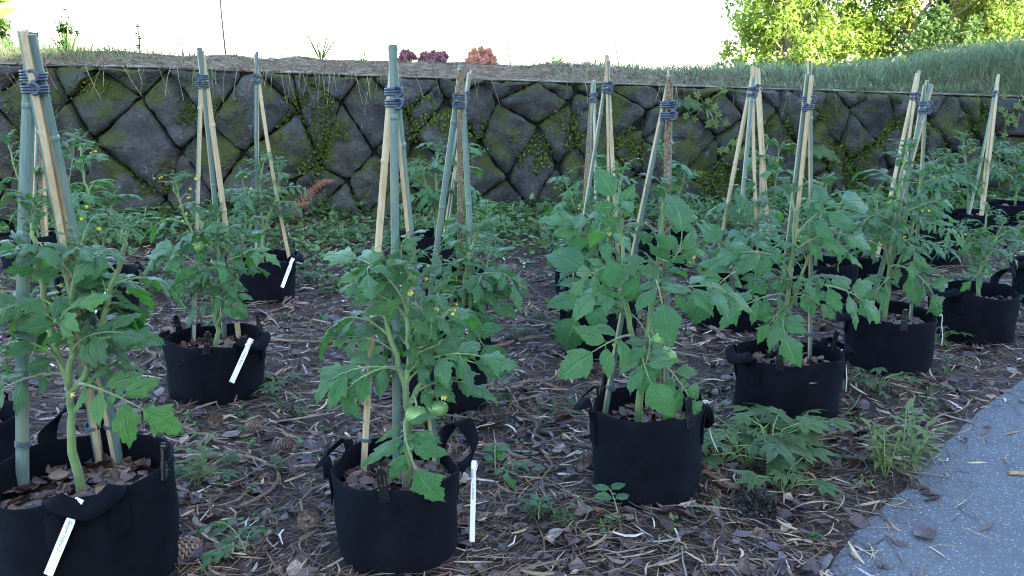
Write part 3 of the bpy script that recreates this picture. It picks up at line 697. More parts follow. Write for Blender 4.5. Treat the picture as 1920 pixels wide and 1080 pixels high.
def stone_mat():
    t = NT('mossy_basalt')
    p = t.pos()
    c = t.ramp(t.noise(5.5, 8, .65, vec=p), [(0.28, (0.024, 0.027, 0.029)), (0.46, (0.060, 0.066, 0.068)), (0.60, (0.100, 0.108, 0.108)), (0.78, (0.17, 0.178, 0.172))])
    c = t.mix(t.math('MULTIPLY', t.rand(), 0.45), c, (0.055, 0.058, 0.066))
    c = t.mix(t.rng(t.noise(13, 5, .7, vec=p), .60, .72, 0, .65), c, (0.27, 0.30, 0.285))      # lichen
    c = t.mix(t.rng(t.noise(2.3, 5, vec=p), .56, .74, 0, .5), c, (0.125, 0.095, 0.055))         # rusty stain
    geo = t.n('ShaderNodeNewGeometry')
    nz = t.n('ShaderNodeSeparateXYZ'); t.l(geo.outputs['Normal'], nz.inputs[0])
    mossf = t.math('ADD', t.noise(2.1, 6, .68, vec=p), t.math('MULTIPLY', nz.outputs[2], 0.11))
    mossf = t.math('ADD', mossf, t.math('MULTIPLY', t.noise(40, 3, vec=p), 0.10))
    mk = t.rng(mossf, 0.55, 0.67)
    mc = t.mix(t.noise(18, 4, vec=p), (0.040, 0.058, 0.014), (0.120, 0.160, 0.028))
    c = t.mix(t.math('MULTIPLY', mk, 0.9), c, mc)
    h = t.math('ADD', t.math('MULTIPLY', t.noise(9, 8, .7, vec=p), 2.2), t.math('MULTIPLY', t.noise(55, 5, vec=p), t.math('ADD', mk, 0.45)))
    return t.done(t.bsdf(c, 0.85, 0.3, t.bump(h, 1.0, 0.055)))
M['stone'] = stone_mat()
M['joint'] = plain('dark_joint_earth', (0.016, 0.017, 0.014), 0.95, 0.1, 0.4, 20, 0.5, 50, 'pos')
M['coping'] = plain('pale_coping', (0.22, 0.21, 0.20), 0.9, 0.2, 0.35, 7, 0.5, 40, 'pos')
M['bank'] = plain('bank_soil', (0.16, 0.13, 0.095), 0.95, 0.1, 0.45, 12, 0.7, 40, 'pos')
M['hill'] = plain('sun_blocker_green', (0.045, 0.075, 0.025), 0.9, 0.1, 0.4, 1.5, 0.3, 6, 'pos')  # plain green for the unseen mound added to block the sun

# ------------------------------------------------------------------ the ground
def road_x(y):
    ys = [q[1] for q in ROAD]; xs = [q[0] for q in ROAD]
    return np.interp(y, ys, xs) + np.where(np.asarray(y) > ys[-1], (np.asarray(y) - ys[-1]) * 0.95, 0) - np.where(np.asarray(y) < ys[0], (ys[0] - np.asarray(y)) * 0.78, 0)

def ground_z(x, y):
    x = np.asarray(x, float); y = np.asarray(y, float)
    z = 0.022 * (vnoise(x * 3.1, y * 3.1, 1) - .5) + 0.030 * (vnoise(x * 1.1, y * 1.1, 2) - .5)
    z = z + 0.10 * np.clip((y - (8.5 + .17 * x)) / 0.9, 0, 1) ** 2 * (0.4 + vnoise(x * 1.3, y, 4))
    k = np.clip((road_x(y) + 0.25 - x) / 0.5, 0, 1)             # settles under the asphalt edge
    return z * k - 0.018 * (1 - k) + 0.012 * k

def grid_sheet(name, xs, ys, fz, mat, kind='structure', smooth=True):
    X, Y = np.meshgrid(xs, ys)
    Z = fz(X, Y)
    nx, ny = len(xs), len(ys)
    V = np.stack([X.ravel(), Y.ravel(), np.asarray(Z).ravel()], 1)
    i, j = np.meshgrid(np.arange(nx - 1), np.arange(ny - 1))
    a = (j * nx + i).ravel()
    F = np.stack([a, a + 1, a + nx + 1, a + nx], 1)
    o = np_object(name, V, F, mat, smooth=smooth)
    if kind: o['kind'] = kind
    return o

gx = np.concatenate([np.linspace(-40, -7, 14), np.arange(-6.8, 7.0, 0.05), np.linspace(7.2, 60, 18)])
gy = np.concatenate([np.linspace(-40, 0.2, 14), np.arange(0.4, 9.4, 0.05), np.linspace(9.5, 13, 20)])
grid_sheet('ground', gx, gy, ground_z, M['ground'])

# asphalt path: its left edge is ragged under the litter
ry = np.concatenate([np.linspace(-30, 0.2, 10), np.arange(0.4, 9.0, 0.04), np.linspace(9.2, 11, 8)])
rows = []
for y in ry:
    ex = float(road_x(y)) + 0.05 * (vnoise(np.array([y * 4.0]), np.array([0.3]), 9)[0] - .5) + 0.02 * (vnoise(np.array([y * 17.0]), np.array([0.3]), 8)[0] - .5)
    rows.append([(ex + o, y, 0.0 + (0.006 if o > 0.02 else -0.008)) for o in (0.0, 0.035, 0.3, 1.0, 3.0, 9.0)])
rv = np.array(rows).reshape(-1, 3); nk = 6
ri, rj = np.meshgrid(np.arange(nk - 1), np.arange(len(ry) - 1)); ra = (rj * nk + ri).ravel()
tag(np_object('road', rv, np.stack([ra, ra + 1, ra + nk + 1, ra + nk], 1), M['asphalt'], smooth=True), kind='structure')

# ------------------------------------------------------------------ the retaining wall
def wall_y(x): return 9.16 + 0.17 * x
def wall_top(x): return np.interp(x, [-9, -4.59, -3.25, -2.4, -1.33, 0, 1.85, 3.59, 5.46, 13], [1.60, 1.459, 1.429, 1.397, 1.358, 1.313, 1.254, 1.202, 1.141, 0.93])
def crest(x): return np.interp(x, [-9, -5.0, -3.55, -2.63, -1.46, 0, 2.0, 3.9, 4.6, 5.3, 6.2, 8, 13], [1.80, 1.60, 1.565, 1.535, 1.505, 1.475, 1.40, 1.33, 1.36, 1.46, 1.56, 1.66, 1.7])
WN = Vector((0.17, -1.0, 0)).normalized()          # wall face normal, towards the garden
WT = Vector((1.0, 0.17, 0)).normalized()
BATTER = 0.10
def wall_pt(x, z, out=0.0):
    return Vector((x, wall_y(x), z)) + WN * (out + BATTER * (1.4 - z))

wall = empty('stone_wall', (0, wall_y(0) + 0.3, 0))
WO = Vector(wall.location)
tag(wall, 'long mossy retaining wall of rough grey diamond-set stones behind the grow bags', 'wall')
mb = MB()
xs = np.linspace(-9, 13, 45)
vs, fs = [], []
for x in xs:
    t = float(wall_top(x)) - 0.03
    for q in (wall_pt(x, -0.2, -0.06), wall_pt(x, t, -0.06), wall_pt(x, t, -0.62), wall_pt(x, -0.2, -0.62)):
        vs.append(q - WO)
for i in range(len(xs) - 1):
    for k in range(4):
        a, b = i * 4 + k, i * 4 + (k + 1) % 4
        fs.append((a, b, b + 4, a + 4))
fs.append((3, 2, 1, 0)); e = (len(xs) - 1) * 4; fs.append((e, e + 1, e + 2, e + 3))
mb.add(vs, fs); mb.build('backing', M['joint'], wall, smooth=False)

def clip_poly(P, f):
    out = []
    for i in range(len(P)):
        a, b = P[i], P[(i + 1) % len(P)]
        fa, fb = f(a), f(b)
        if fa >= 0: out.append(a)
        if fa * fb < 0:
            t = fa / (fa - fb); out.append((a[0] + (b[0] - a[0]) * t, a[1] + (b[1] - a[1]) * t))
    return out

def make_stone(poly, idx):
    rs = np.random.default_rng(900 + idx)
    cx = sum(p[0] for p in poly) / len(poly); cz = sum(p[1] for p in poly) / len(poly)
    # rounded, irregular outline
    seg = []
    n = len(poly)
    for i in range(n):
        a, b = poly[i], poly[(i + 1) % n]
        L = math.hypot(b[0] - a[0], b[1] - a[1])
        m = max(2, int(round(L / 0.055)))
        for k in range(m):
            t = k / m
            seg.append((a[0] + (b[0] - a[0]) * t, a[1] + (b[1] - a[1]) * t))
    K = len(seg)
    P = np.array(seg)
    for _ in range(1): P = (np.roll(P, 1, 0) + P * 2 + np.roll(P, -1, 0)) / 4
    d = P - (cx, cz); rr = np.linalg.norm(d, axis=1, keepdims=True)
    P = (cx, cz) + d * (1 - 0.008 / np.maximum(rr, .05)) + rs.normal(0, 0.006, P.shape)
    flat_top = [abs(p[1] - float(wall_top(p[0]))) < 0.06 for p in P]
    bulge = rs.uniform(0.05, 0.12); tx, tz = rs.normal(0, 0.22, 2)
    rings = [(1.0, -0.09), (1.0, 0.0), (0.955, 0.42), (0.80, 0.78), (0.52, 0.96), (0.25, 1.0)]
    vs = []
    for s, hgt in rings:
        q = (cx, cz) + (P - (cx, cz)) * s
        for k in range(K):
            x, z = q[k]
            rel = ((x - cx) * tx + (z - cz) * tz)
            n1 = (vnoise(np.array([x * 7.0]), np.array([z * 7.0]), idx % 17)[0] - .5) * 0.12 + (vnoise(np.array([x * 17.0]), np.array([z * 17.0]), 3)[0] - .5) * 0.05
            out = hgt if hgt < 0 else hgt * bulge + (rel + n1) * min(1, hgt * 1.6)
            vs.append(wall_pt(x, z, out) - WO)
    vs.append(wall_pt(cx, cz, bulge + 0.01) - WO)
    fs = []
    for r in range(len(rings) - 1):
        for k in range(K):
            fs.append((r * K + k, r * K + (k + 1) % K, (r + 1) * K + (k + 1) % K, (r + 1) * K + k))
    c = len(vs) - 1; r = len(rings) - 1
    for k in range(K): fs.append((r * K + k, r * K + (k + 1) % K, c))
    mb = MB(); mb.add(vs, fs)
    o = mb.build('stone', M['stone'], wall, smooth=True)
    return o

# lattice of diamonds, wider on the left; shared jittered corners
cols_x = [-9.0]
while cols_x[-1] < 13: 
    x = cols_x[-1]
    cols_x.append(x + 0.5 * float(np.interp(x, [-9, -3.5, -1.5, 0, 6, 13], [0.62, 0.62, 0.56, 0.46, 0.45, 0.46])))
rs0 = np.random.default_rng(5)
def row_h(x): return float(np.interp(x, [-9, -3, -1, 0.5, 13], [0.40, 0.40, 0.33, 0.285, 0.275]))
jit = {}
def node(i, j):
    if (i, j) not in jit:
        x = cols_x[max(0, min(i, len(cols_x) - 1))]
        h = row_h(x)
        big = 0.070 if x < -1 else 0.085
        jit[(i, j)] = (x + rs0.normal(0, big), float(wall_top(x)) - 0.02 - (j - 0.12) * h + rs0.normal(0, big * .85))
    return jit[(i, j)]
STONES = []
idx = 0
for i in range(1, len(cols_x) - 1):
    for j in range(-1, 7):
        if (i + j) % 2: continue
        P = [node(i, j - 1), node(i + 1, j), node(i, j + 1), node(i - 1, j)][::-1]
        P = clip_poly(P, lambda q: float(wall_top(q[0])) - 0.005 - q[1])
        P = clip_poly(P, lambda q: q[1] + 0.12)
        if len(P) < 3: continue
        ar = 0.5 * abs(sum(P[k][0] * P[(k + 1) % len(P)][1] - P[(k + 1) % len(P)][0] * P[k][1] for k in range(len(P))))
        if ar < 0.012: continue
        idx += 1
        STONES.append((P, make_stone(P, idx)))

# coping: slabs of weathered cement along the top edge, each a piece
x = -9.0; k = 0
while x < 13:
    L = random.uniform(0.7, 1.2); x1 = min(13, x + L - 0.012)
    mb = MB(); vs = []
    m = 9
    for q in range(m):
        xx = x + (x1 - x) * q / (m - 1)
        t = float(wall_top(xx)) + 0.002
        jo = random.uniform(-0.012, 0.012)
        for out, z in ((-0.02 + jo, t - 0.002), (-0.012 + jo * 1.5, t + 0.006), (-0.04 + jo, t + 0.014 + random.uniform(-.006, .006)), (-0.40, t + 0.014), (-0.40, t - 0.002)):
            vs.append(wall_pt(xx, z, out) - WO)
    fs = [(a * 5 + b, a * 5 + (b + 1) % 5, (a + 1) * 5 + (b + 1) % 5, (a + 1) * 5 + b) for a in range(m - 1) for b in range(5)]
    fs += [(4, 3, 2, 1, 0), tuple((m - 1) * 5 + b for b in range(5))]
    mb.add(vs, fs); mb.build('coping_slab', M['coping'], wall, smooth=False)
    x += L; k += 1

# moss and small clinging plants on the stones: uncountable
def leaf_quads(P, D, U, L, W, tint):
    """P base points, D directions, U side vectors -> two-segment bent blades; arrays (N,3)/(N,)"""
    N = len(P); L = L[:, None]; W = W[:, None]
    nrm = np.cross(D, U)
    a0 = P - U * W * .25; a1 = P + U * W * .25
    m = P + D * L * .5 + nrm * L * .12
    b0 = m - U * W * .5; b1 = m + U * W * .5
    e = P + D * L
    c0 = e - U * W * .06; c1 = e + U * W * .06
    V = np.stack([a0, a1, b0, b1, c0, c1], 1).reshape(-1, 3)
    k = np.arange(N)[:, None] * 6
    F = np.concatenate([k + [0, 1, 3, 2], k + [2, 3, 5, 4]], 0)
    return V, F, np.repeat(tint, 6, 0)

def unit(a): return a / np.maximum(np.linalg.norm(a, axis=1, keepdims=True), 1e-9)

def moss_patch():
    rs = np.random.default_rng(21)
    N = 90000
    x = rs.uniform(-6.2, 7.5, N); z = rs.uniform(0.0, 1, N) * (wall_top(x) - .02)
    patch = [(-3.83, 1.2, .22, .2), (-1.95, .95, .34, .42), (-1.9, .55, .25, .25), (-2.9, 1.0, .3, .12), (-4.35, 1.12, .3, .25), (-4.4, .8, .3, .2), (-.95, .95, .25, .3), (-.5, .9, .25, .25),
             (-2.45, 1.15, .25, .15), (.15, .62, .3, .25), (.55, .85, .35, .2), (1.1, .62, .3, .3), (2.5, .5, .5, .5), (2.05, .3, .3, .3), (3.0, .9, .3, .2), (4.2, .7, .5, .3), (5.0, .95, .3, .2), (3.6, .45, .4, .3), (-1.55, .1, .5, .22), (-3.4, .45, .4, .2)]
    g = np.zeros(N)
    for px, pz, sx, sz in patch: g = np.maximum(g, np.exp(-((x - px) / sx) ** 2 - ((z - pz) / sz) ** 2))
    nz = vnoise(x * 5, z * 5, 31) * .6 + vnoise(x * 14, z * 14, 32) * .4
    keep = (g * 1.1 + nz * .75) > 0.98
    x, z, g = x[keep], z[keep], g[keep]; n = len(x)
    out = 0.03 + 0.055 * rs.random(n)
    P = np.stack([x, wall_y(x), z], 1) + np.array(WN)[None] * (out + BATTER * (1.4 - z))[:, None]
    D = unit(np.array(WN)[None] * rs.uniform(.3, 1, (n, 1)) + np.array([0, 0, 1.0])[None] * rs.uniform(-.5, .9, (n, 1)) + rs.normal(0, .6, (n, 3)))
    U = unit(np.cross(D, rs.normal(0, 1, (n, 3))))
    L = rs.uniform(.012, .030, n); W = L * rs.uniform(.6, 1.0, n)
    b = (.45 + .75 * vnoise(x * 3, z * 3, 7))[:, None]
    T = np.array([0.115, 0.175, 0.030])[None] * b * rs.uniform(.7, 1.3, (n, 1))
    V, F, T = leaf_quads(P, D, U, L, W, T)
    o = np_object('moss', V - np.array(WO)[None], F, M['moss'], T, parent=wall)
    o['kind'] = 'stuff'
moss_patch()

# ------------------------------------------------------------------ the terrace above the wall
def terrace_z(x, b):
    """height at distance b behind the wall face"""
    t = wall_top(x); c = crest(x)
    r = np.clip((b - 0.12) / 0.75, 0, 1); r = r * r * (3 - 2 * r)
    z = t + 0.012 + (c - t) * r + 0.05 * (vnoise(x * 2.3, b * 2.3, 12) - .5) * np.clip(b, 0, 1) + 0.025 * (vnoise(x * 8, b * 8, 13) - .5) * np.clip(b * 3, 0, 1)
    return z - 0.035 * np.clip(b - 1.4, 0, 40)
tx = np.concatenate([np.linspace(-45, -9, 10), np.arange(-8.8, 12.9, 0.08), np.linspace(13, 60, 12)])
tb = np.concatenate([np.arange(0.02, 2.4, 0.06), np.linspace(2.5, 12, 14), np.linspace(14, 160, 12)])
X, B = np.meshgrid(tx, tb)
Z = terrace_z(X, B); Z = np.where(B > 12, np.maximum(Z, -0.2), Z)
V = np.stack([X.ravel(), (wall_y(X) + B - BATTER * 0).ravel(), Z.ravel()], 1)
i, j = np.meshgrid(np.arange(len(tx) - 1), np.arange(len(tb) - 1)); a = (j * len(tx) + i).ravel()
tag(np_object('terrace', V, np.stack([a, a + 1, a + len(tx) + 1, a + len(tx)], 1), M['bank'], smooth=True), kind='structure')

# unseen blocker mound, added out of frame to keep the sun off the garden
hx = np.linspace(12, 36, 30); hy = np.linspace(-55, 10, 40)
def sun_blocker_z(x, y):
    e = np.clip((8.5 - y) / 6.0, 0, 1); e = e * e * (3 - 2 * e)
    r = np.clip((x - 12) / 7.0, 0, 1) * np.clip((33 - x) / 8.0, 0, 1); r = r * r * (3 - 2 * r)
    return -0.3 + e * r * (15.5 + 2.5 * vnoise(x * .2, y * .2, 3))
grid_sheet('hill', hx, hy, sun_blocker_z, M['hill'])

# ------------------------------------------------------------------ scatter on the mulch: leaves, needles, straw (uncountable)
BX = np.array([b['x'] for b in BAGS]); BY = np.array([b['y'] for b in BAGS]); BR = np.array([b['r'] for b in BAGS])
def outside_bags(x, y, m=0.0):
    return np.all((x[:, None] - BX) ** 2 + (y[:, None] - BY) ** 2 > (BR + m) ** 2, axis=1)

def scatter_xy(rs, N, y0=1.3, y1=9.3, power=1.0, roadlim=0.12):
    """denser towards the viewer's side of the plot"""
    u = rs.random(N)
    y = y0 + (y1 - y0) * u ** (1 + .9 * power)
    w = 1.3 + 0.62 * y
    x = rs.uniform(-1, 1, N) * w
    k = outside_bags(x, y, 0.0) & (x < road_x(y) + rs.exponential(roadlim, N) - 0.06) & (y < wall_y(x) - .1)
    return x[k], y[k]

def dead_leaves(rs, P, D, S, Nn, L, W):
    n = len(P); rows = 5
    ws = np.array([.10, .75, 1.0, .72, .06]); curl = rs.normal(0, .30, n); cup = rs.normal(.1, .22, n)
    vs = []
    for r in range(rows):
        t = r / (rows - 1)
        jag = rs.uniform(.7, 1.3, (n, 2))
        c = P + D * (L * (t - .5))[:, None] + Nn * (curl * L * (t - .5) ** 2 * 1.6)[:, None]
        for s, q in ((-1, 0), (0, 0), (1, 1)):
            w = W * ws[r] * (jag[:, q] if s else 0)
            vs.append(c + S * (s * w)[:, None] + Nn * (abs(s) * cup * W * ws[r])[:, None])
    V = np.stack(vs, 1).reshape(-1, 3)
    k = np.arange(n)[:, None] * 15
    F = []
    for r in range(rows - 1):
        for q in range(2):
            b = r * 3 + q
            F.append(k + [b, b + 1, b + 4, b + 3])
    F = np.concatenate(F, 0)
    return V, F

def litter():
    rs = np.random.default_rng(3)
    x, y = scatter_xy(rs, 13500, power=1.0, roadlim=.06)
    n = len(x)
    rows = 5
    L = (.026 + .050 * rs.random(n) ** 1.6) * (1 - .2 * (y > 5)); W = L * rs.uniform(.28, .48, n)
    yaw = rs.uniform(0, 6.283, n); onr = np.where(x > road_x(y), .15, 1.0); tilt = rs.normal(0, .28, n) * onr; roll = rs.normal(0, .35, n) * onr
    D = np.stack([np.cos(yaw) * np.cos(tilt), np.sin(yaw) * np.cos(tilt), np.sin(tilt)], 1)
    S0 = np.stack([-np.sin(yaw), np.cos(yaw), np.zeros(n)], 1); N0 = np.cross(D, S0)
    S = S0 * np.cos(roll)[:, None] + N0 * np.sin(roll)[:, None]; Nn = np.cross(D, S)
    P = np.stack([x, y, np.where(x > road_x(y) + .02, .008, ground_z(x, y)) + .004 + .020 * rs.random(n) * (x < road_x(y))], 1)
    V, F = dead_leaves(rs, P, D, S, Nn, L, W)
    pal = np.array([[.050, .026, .034], [.072, .038, .042], [.040, .026, .040], [.115, .060, .042], [.085, .050, .048], [.16, .09, .06], [.28, .22, .17], [.028, .018, .022], [.15, .13, .13]])
    T = pal[rs.choice(len(pal), n, p=[.2, .18, .15, .1, .12, .07, .04, .09, .05])] * rs.uniform(.7, 1.3, (n, 1))
    tag(np_object('leaf_litter', V, F, M['litter'], np.repeat(T, 15, 0)), 'damp plum-brown fallen leaves strewn over the mulch', 'leaf litter', kind='stuff')

def strands(name, label, cat, N, seed, Lr, Wr, pal, pw, power, lift, curve, roadlim, swirl=True):
    rs = np.random.default_rng(seed)
    x, y = scatter_xy(rs, N, power=power, roadlim=roadlim)
    n = len(x)
    L = rs.uniform(*Lr, n); W = rs.uniform(*Wr, n) * (1 + .12 * np.clip(y - 3, 0, 5))
    yaw = rs.uniform(0, 6.283, n)
    if swirl: yaw = np.where(rs.random(n) < .65, vnoise(x * 1.7, y * 1.7, seed) * 9 + rs.normal(0, .45, n), yaw)
    tilt = rs.normal(0, .14, n)
    D = np.stack([np.cos(yaw) * np.cos(tilt), np.sin(yaw) * np.cos(tilt), np.sin(tilt)], 1)
    S = np.stack([-np.sin(yaw), np.cos(yaw), rs.normal(0, .5, n)], 1); S = unit(S)
    bend = (rs.normal(0, curve, n) * L)[:, None] * np.stack([-np.sin(yaw), np.cos(yaw), rs.uniform(0, .8, n)], 1)
    z = ground_z(x, y)
    z = np.where(x > road_x(y) + .03, .007, z)
    P = np.stack([x, y, z + .004 + lift * rs.random(n) * (x < road_x(y))], 1)
    vs = []
    for t in (-.5, -.17, .17, .5):
        c = P + D * (L * t)[:, None] + bend * (1 - 4 * t * t)
        w = (W * (.5 if abs(t) < .4 else .22))[:, None]
        vs += [c - S * w, c + S * w]
    V = np.stack(vs, 1).reshape(-1, 3)
    V[:, 2] = np.maximum(V[:, 2], np.repeat(z, 8) + .0015)
    k = np.arange(n)[:, None] * 8
    F = np.concatenate([k + [0, 1, 3, 2], k + [2, 3, 5, 4], k + [4, 5, 7, 6]], 0)
    T = np.array(pal)[rs.choice(len(pal), n, p=pw)] * rs.uniform(.65, 1.35, (n, 1))
    tag(np_object(name, V, F, M['needle'], np.repeat(T, 8, 0)), label, cat, kind='stuff')

litter()
strands('pine_needles', 'brown fallen pine needles matted over the mulch', 'pine needles', 68000, 41, (.05, .13), (.0016, .0030),
        [(.17, .105, .065), (.10, .062, .045), (.26, .18, .115), (.065, .042, .034), (.20, .17, .14)], [.32, .25, .16, .17, .10], 1.0, .022, .09, .10)
strands('straw_chips', 'pale straw and wood shavings scattered on the mulch', 'straw', 11000, 43, (.04, .12), (.003, .010),
        [(.42, .33, .22), (.30, .22, .14), (.52, .47, .40), (.22, .14, .09), (.36, .34, .33)], [.3, .28, .12, .2, .10], 1.1, .024, .12, .22)
strands('twig_bits', 'thin grey-brown broken twigs littering the mulch', 'twigs', 4200, 47, (.08, .32), (.004, .008),
        [(.12, .085, .065), (.18, .135, .105), (.075, .052, .045), (.23, .19, .16)], [.35, .25, .25, .15], .8, .026, .07, .06, False)

# ------------------------------------------------------------------ tomato leaves (shared meshes)
def leaflet(mb, rs, O, d, up, L, W, n=10, serr=.10, lobe=0.0, fold=.30, droop=.6, curl=.22, crk=.05, mat=0):
    X, Y, Z = frame(d, up)
    O = Vector(O)
    ws = []
    for i in range(n + 1):
        t = i / n
        w = (t ** .58) * ((1 - t) ** 1.30) * 2.55
        w *= 1 + lobe * math.cos(2 * math.pi * (2.6 * t + .1)) * (1 - t * .7)
        w *= 1 + (serr if i % 2 else -serr)
        ws.append(max(.02, w) * W)
    ws[0] = W * .10; ws[n] = W * .015
    px = pz = 0.0
    vs, uv = [], []
    yaw = rs.normal(0, .10)
    ph = rs.uniform(0, 6)
    for i in range(n + 1):
        t = i / n
        if i:
            a = droop * (t ** 1.3)
            px += math.cos(a) * L / n; pz -= math.sin(a) * L / n
        a = droop * t
        nx, nz = math.sin(a), math.cos(a)
        for u in (-1, -.55, 0, .55, 1):
            w = ws[i]
            y = u * w + yaw * L * t * t
            fwd = abs(u) * w * (.30 if i % 2 else .12)
            h = fold * abs(u) * w - curl * (u * u) * w * (1 + .5 * math.sin(3 * t + ph)) + crk * L * math.sin(11 * t + 2.5 * u + ph) * (abs(u) > .1) * .45 + rs.normal(0, crk * .25) * L * (abs(u) > .9)
            p = O + X * (px + fwd + nx * h) + Y * y + Z * (pz + nz * h)
            vs.append(p); uv.append((u * .5 + .5, t))
    fs = []
    for i in range(n):
        for k in range(4):
            a = i * 5 + k
            fs.append((a, a + 5, a + 6, a + 1))
    mb.add(vs, fs, mat, uv)
    return O + X * px + Z * pz

def compound_leaf(kind, seed):
    rs = np.random.default_rng(seed)
    mb = MB()
    spec = dict(
        heir=dict(a0=.55, a1=-1.0, pairs=[(.28, .30, .090, 1.2), (.52, .40, .125, 1.05), (.76, .43, .135, .9)], term=(.52, .165), serr=.09, lobe=.24, inter=3, droop=.6),
        potato=dict(a0=.5, a1=-1.1, pairs=[(.42, .44, .150, 1.1), (.70, .48, .165, .95)], term=(.66, .225), serr=.055, lobe=.08, inter=1, droop=.75),
        fine=dict(a0=.6, a1=-.9, pairs=[(.25, .24, .062, 1.2), (.43, .31, .080, 1.1), (.62, .33, .088, .95), (.82, .30, .080, .8)], term=(.38, .105), serr=.16, lobe=.20, inter=4, droop=.7),
        young=dict(a0=.3, a1=-.6, pairs=[(.4, .24, .060, .9), (.65, .26, .068, .75)], term=(.36, .085), serr=.14, lobe=.15, inter=1, droop=.9),
    )[kind]
    a0 = spec['a0'] + rs.normal(0, .12); a1 = spec['a1'] + rs.normal(0, .22)
    K = 14
    pts = [Vector((0, 0, 0))]; angs = []
    for i in range(K):
        t = i / K
        a = a0 + (a1 - a0) * t ** 1.2
        angs.append(a)
        pts.append(pts[-1] + Vector((math.cos(a), 0.02 * math.sin(5 * t), math.sin(a))) / K)
    angs.append(angs[-1])
    tube(mb, pts[::2], [.016 - .010 * i / (K / 2) for i in range(len(pts[::2]))], 5, 1, cap=False)
    def at(s):
        f = s * K; i = min(K - 1, int(f)); return pts[i].lerp(pts[i + 1], f - i), angs[i]
    for (s, L, W, an) in spec['pairs']:
        for side in (-1, 1):
            p, a = at(min(.98, s + rs.normal(0, .025)))
            T = Vector((math.cos(a), 0, math.sin(a))); N = Vector((-math.sin(a), 0, math.cos(a)))
            an2 = an + rs.normal(0, .12)
            d = T * math.cos(an2) + Vector((0, side, 0)) * math.sin(an2) + N * rs.normal(-.12, .16)
            k = rs.uniform(.82, 1.15)
            st = p + d * .05
            tube(mb, [p, st], [.008, .006], 4, 1, cap=False)
            leaflet(mb, rs, st, d, N + Vector((0, -side * rs.normal(.1, .3), 0)), L * k, W * k, 12, spec['serr'], spec['lobe'], rs.uniform(-.10, .40), spec['droop'] * rs.uniform(.5, 1.5), rs.uniform(.15, .55))
    for q in range(spec['inter']):
        p, a = at(rs.uniform(.3, .85)); side = 1 if rs.random() < .5 else -1
        T = Vector((math.cos(a), 0, math.sin(a))); N = Vector((-math.sin(a), 0, math.cos(a)))
        leaflet(mb, rs, p, T * .4 + Vector((0, side, 0)), N, .11, .05, 6, .05)
    p, a = at(1.0)
    T = Vector((math.cos(a), 0, math.sin(a))); N = Vector((-math.sin(a), 0, math.cos(a)))
    tip = leaflet(mb, rs, p, T, N, spec['term'][0], spec['term'][1], 14, spec['serr'], spec['lobe'] * 1.5, rs.uniform(-.05, .3), spec['droop'] * rs.uniform(.8, 1.5), rs.uniform(.15, .5))
    # normalise: chord from base to tip lies on +X with length 1
    c = math.hypot(tip.x, tip.z); ang = math.atan2(tip.z, tip.x)
    R = Matrix.Rotation(ang, 3, 'Y')
    mb.v = [tuple((R @ Vector(v)) / c) for v in mb.v]
    return mb.mesh(kind + '_leaf', [M['leaf_' + ('fine' if kind in ('fine', 'young') else kind)], M['stem']])

LEAF = {k: [compound_leaf(k, 100 * j + i) for i in range(7)] for j, k in enumerate(('heir', 'potato', 'fine', 'young'))}

def put_leaf(plant, O, base, tip, kind, up, i, wide=1.0):
    d = Vector(tip) - Vector(base); s = d.length
    x, y, z = frame(d, up)
    o = bpy.data.objects.new('leaf', LEAF[kind][i % 7])
    m = Matrix((( x.x, y.x, z.x, 0), (x.y, y.y, z.y, 0), (x.z, y.z, z.z, 0), (0, 0, 0, 1)))
    m = m @ Matrix.Diagonal((s, s * wide, s * (.5 + .5 * wide), 1))
    m.translation = Vector(base) - O
    link(o, plant)
    o.matrix_local = m
    return o

def flower_mesh():
    rs = np.random.default_rng(2); mb = MB()
    for k in range(6):
        a = k * math.pi / 3
        d = Vector((math.cos(a), math.sin(a), -.35))
        leaflet(mb, rs, (0, 0, 0), d, (0, 0, 1), 1.0, .22, 4, 0, 0, .2, .9, .1, .01, 0)
        d = Vector((math.cos(a + .5), math.sin(a + .5), .25))
        leaflet(mb, rs, (0, 0, .1), d, (0, 0, 1), .8, .10, 4, 0, 0, .2, .6, .1, .01, 1)
    tube(mb, [(0, 0, 0), (0, 0, -.35), (0, 0, -.6)], [.2, .16, .04], 6, 0)
    tube(mb, [(0, 0, 0), (.1, 0, .6), (.4, 0, 1.2), (.9, 0, 1.3)], [.07, .06, .06, .07], 5, 1)
    return mb.mesh('flower', [M['petal'], M['calyx']])
FLOWER = flower_mesh()

def fruit_mesh():
    mb = MB(); vs = []; nu, nv = 30, 12
    for j in range(nv + 1):
        p = math.pi * j / nv
        for i in range(nu):
            a = 2 * math.pi * i / nu
            rib = 1 - .07 * math.sin(p) ** .5 * (0.5 + .5 * math.cos(8 * a)) ** 3 * (1 if j < nv * .75 else .4)
            r = math.sin(p) * rib
            z = .78 * math.cos(p) - (.16 * max(0, math.cos(p)) ** 6)
            vs.append((r * math.cos(a), r * math.sin(a), z))
    fs = [(j * nu + i, j * nu + (i + 1) % nu, (j + 1) * nu + (i + 1) % nu, (j + 1) * nu + i) for j in range(nv) for i in range(nu)]
    mb.add(vs, [f[::-1] for f in fs], 0)
    rs = np.random.default_rng(4)
    for k in range(5):
        a = k * 1.2566
        leaflet(mb, rs, (0, 0, .60), (math.cos(a), math.sin(a), .35), (0, 0, 1), .75, .11, 5, 0, 0, .2, 1.6, .1, .03, 1)
    tube(mb, [(0, 0, .55), (.05, .05, 1.0), (.3, .2, 1.5)], [.12, .10, .09], 6, 1)
    return mb.mesh('fruit', [M['fruit'], M['calyx']])
FRUITM = fruit_mesh()

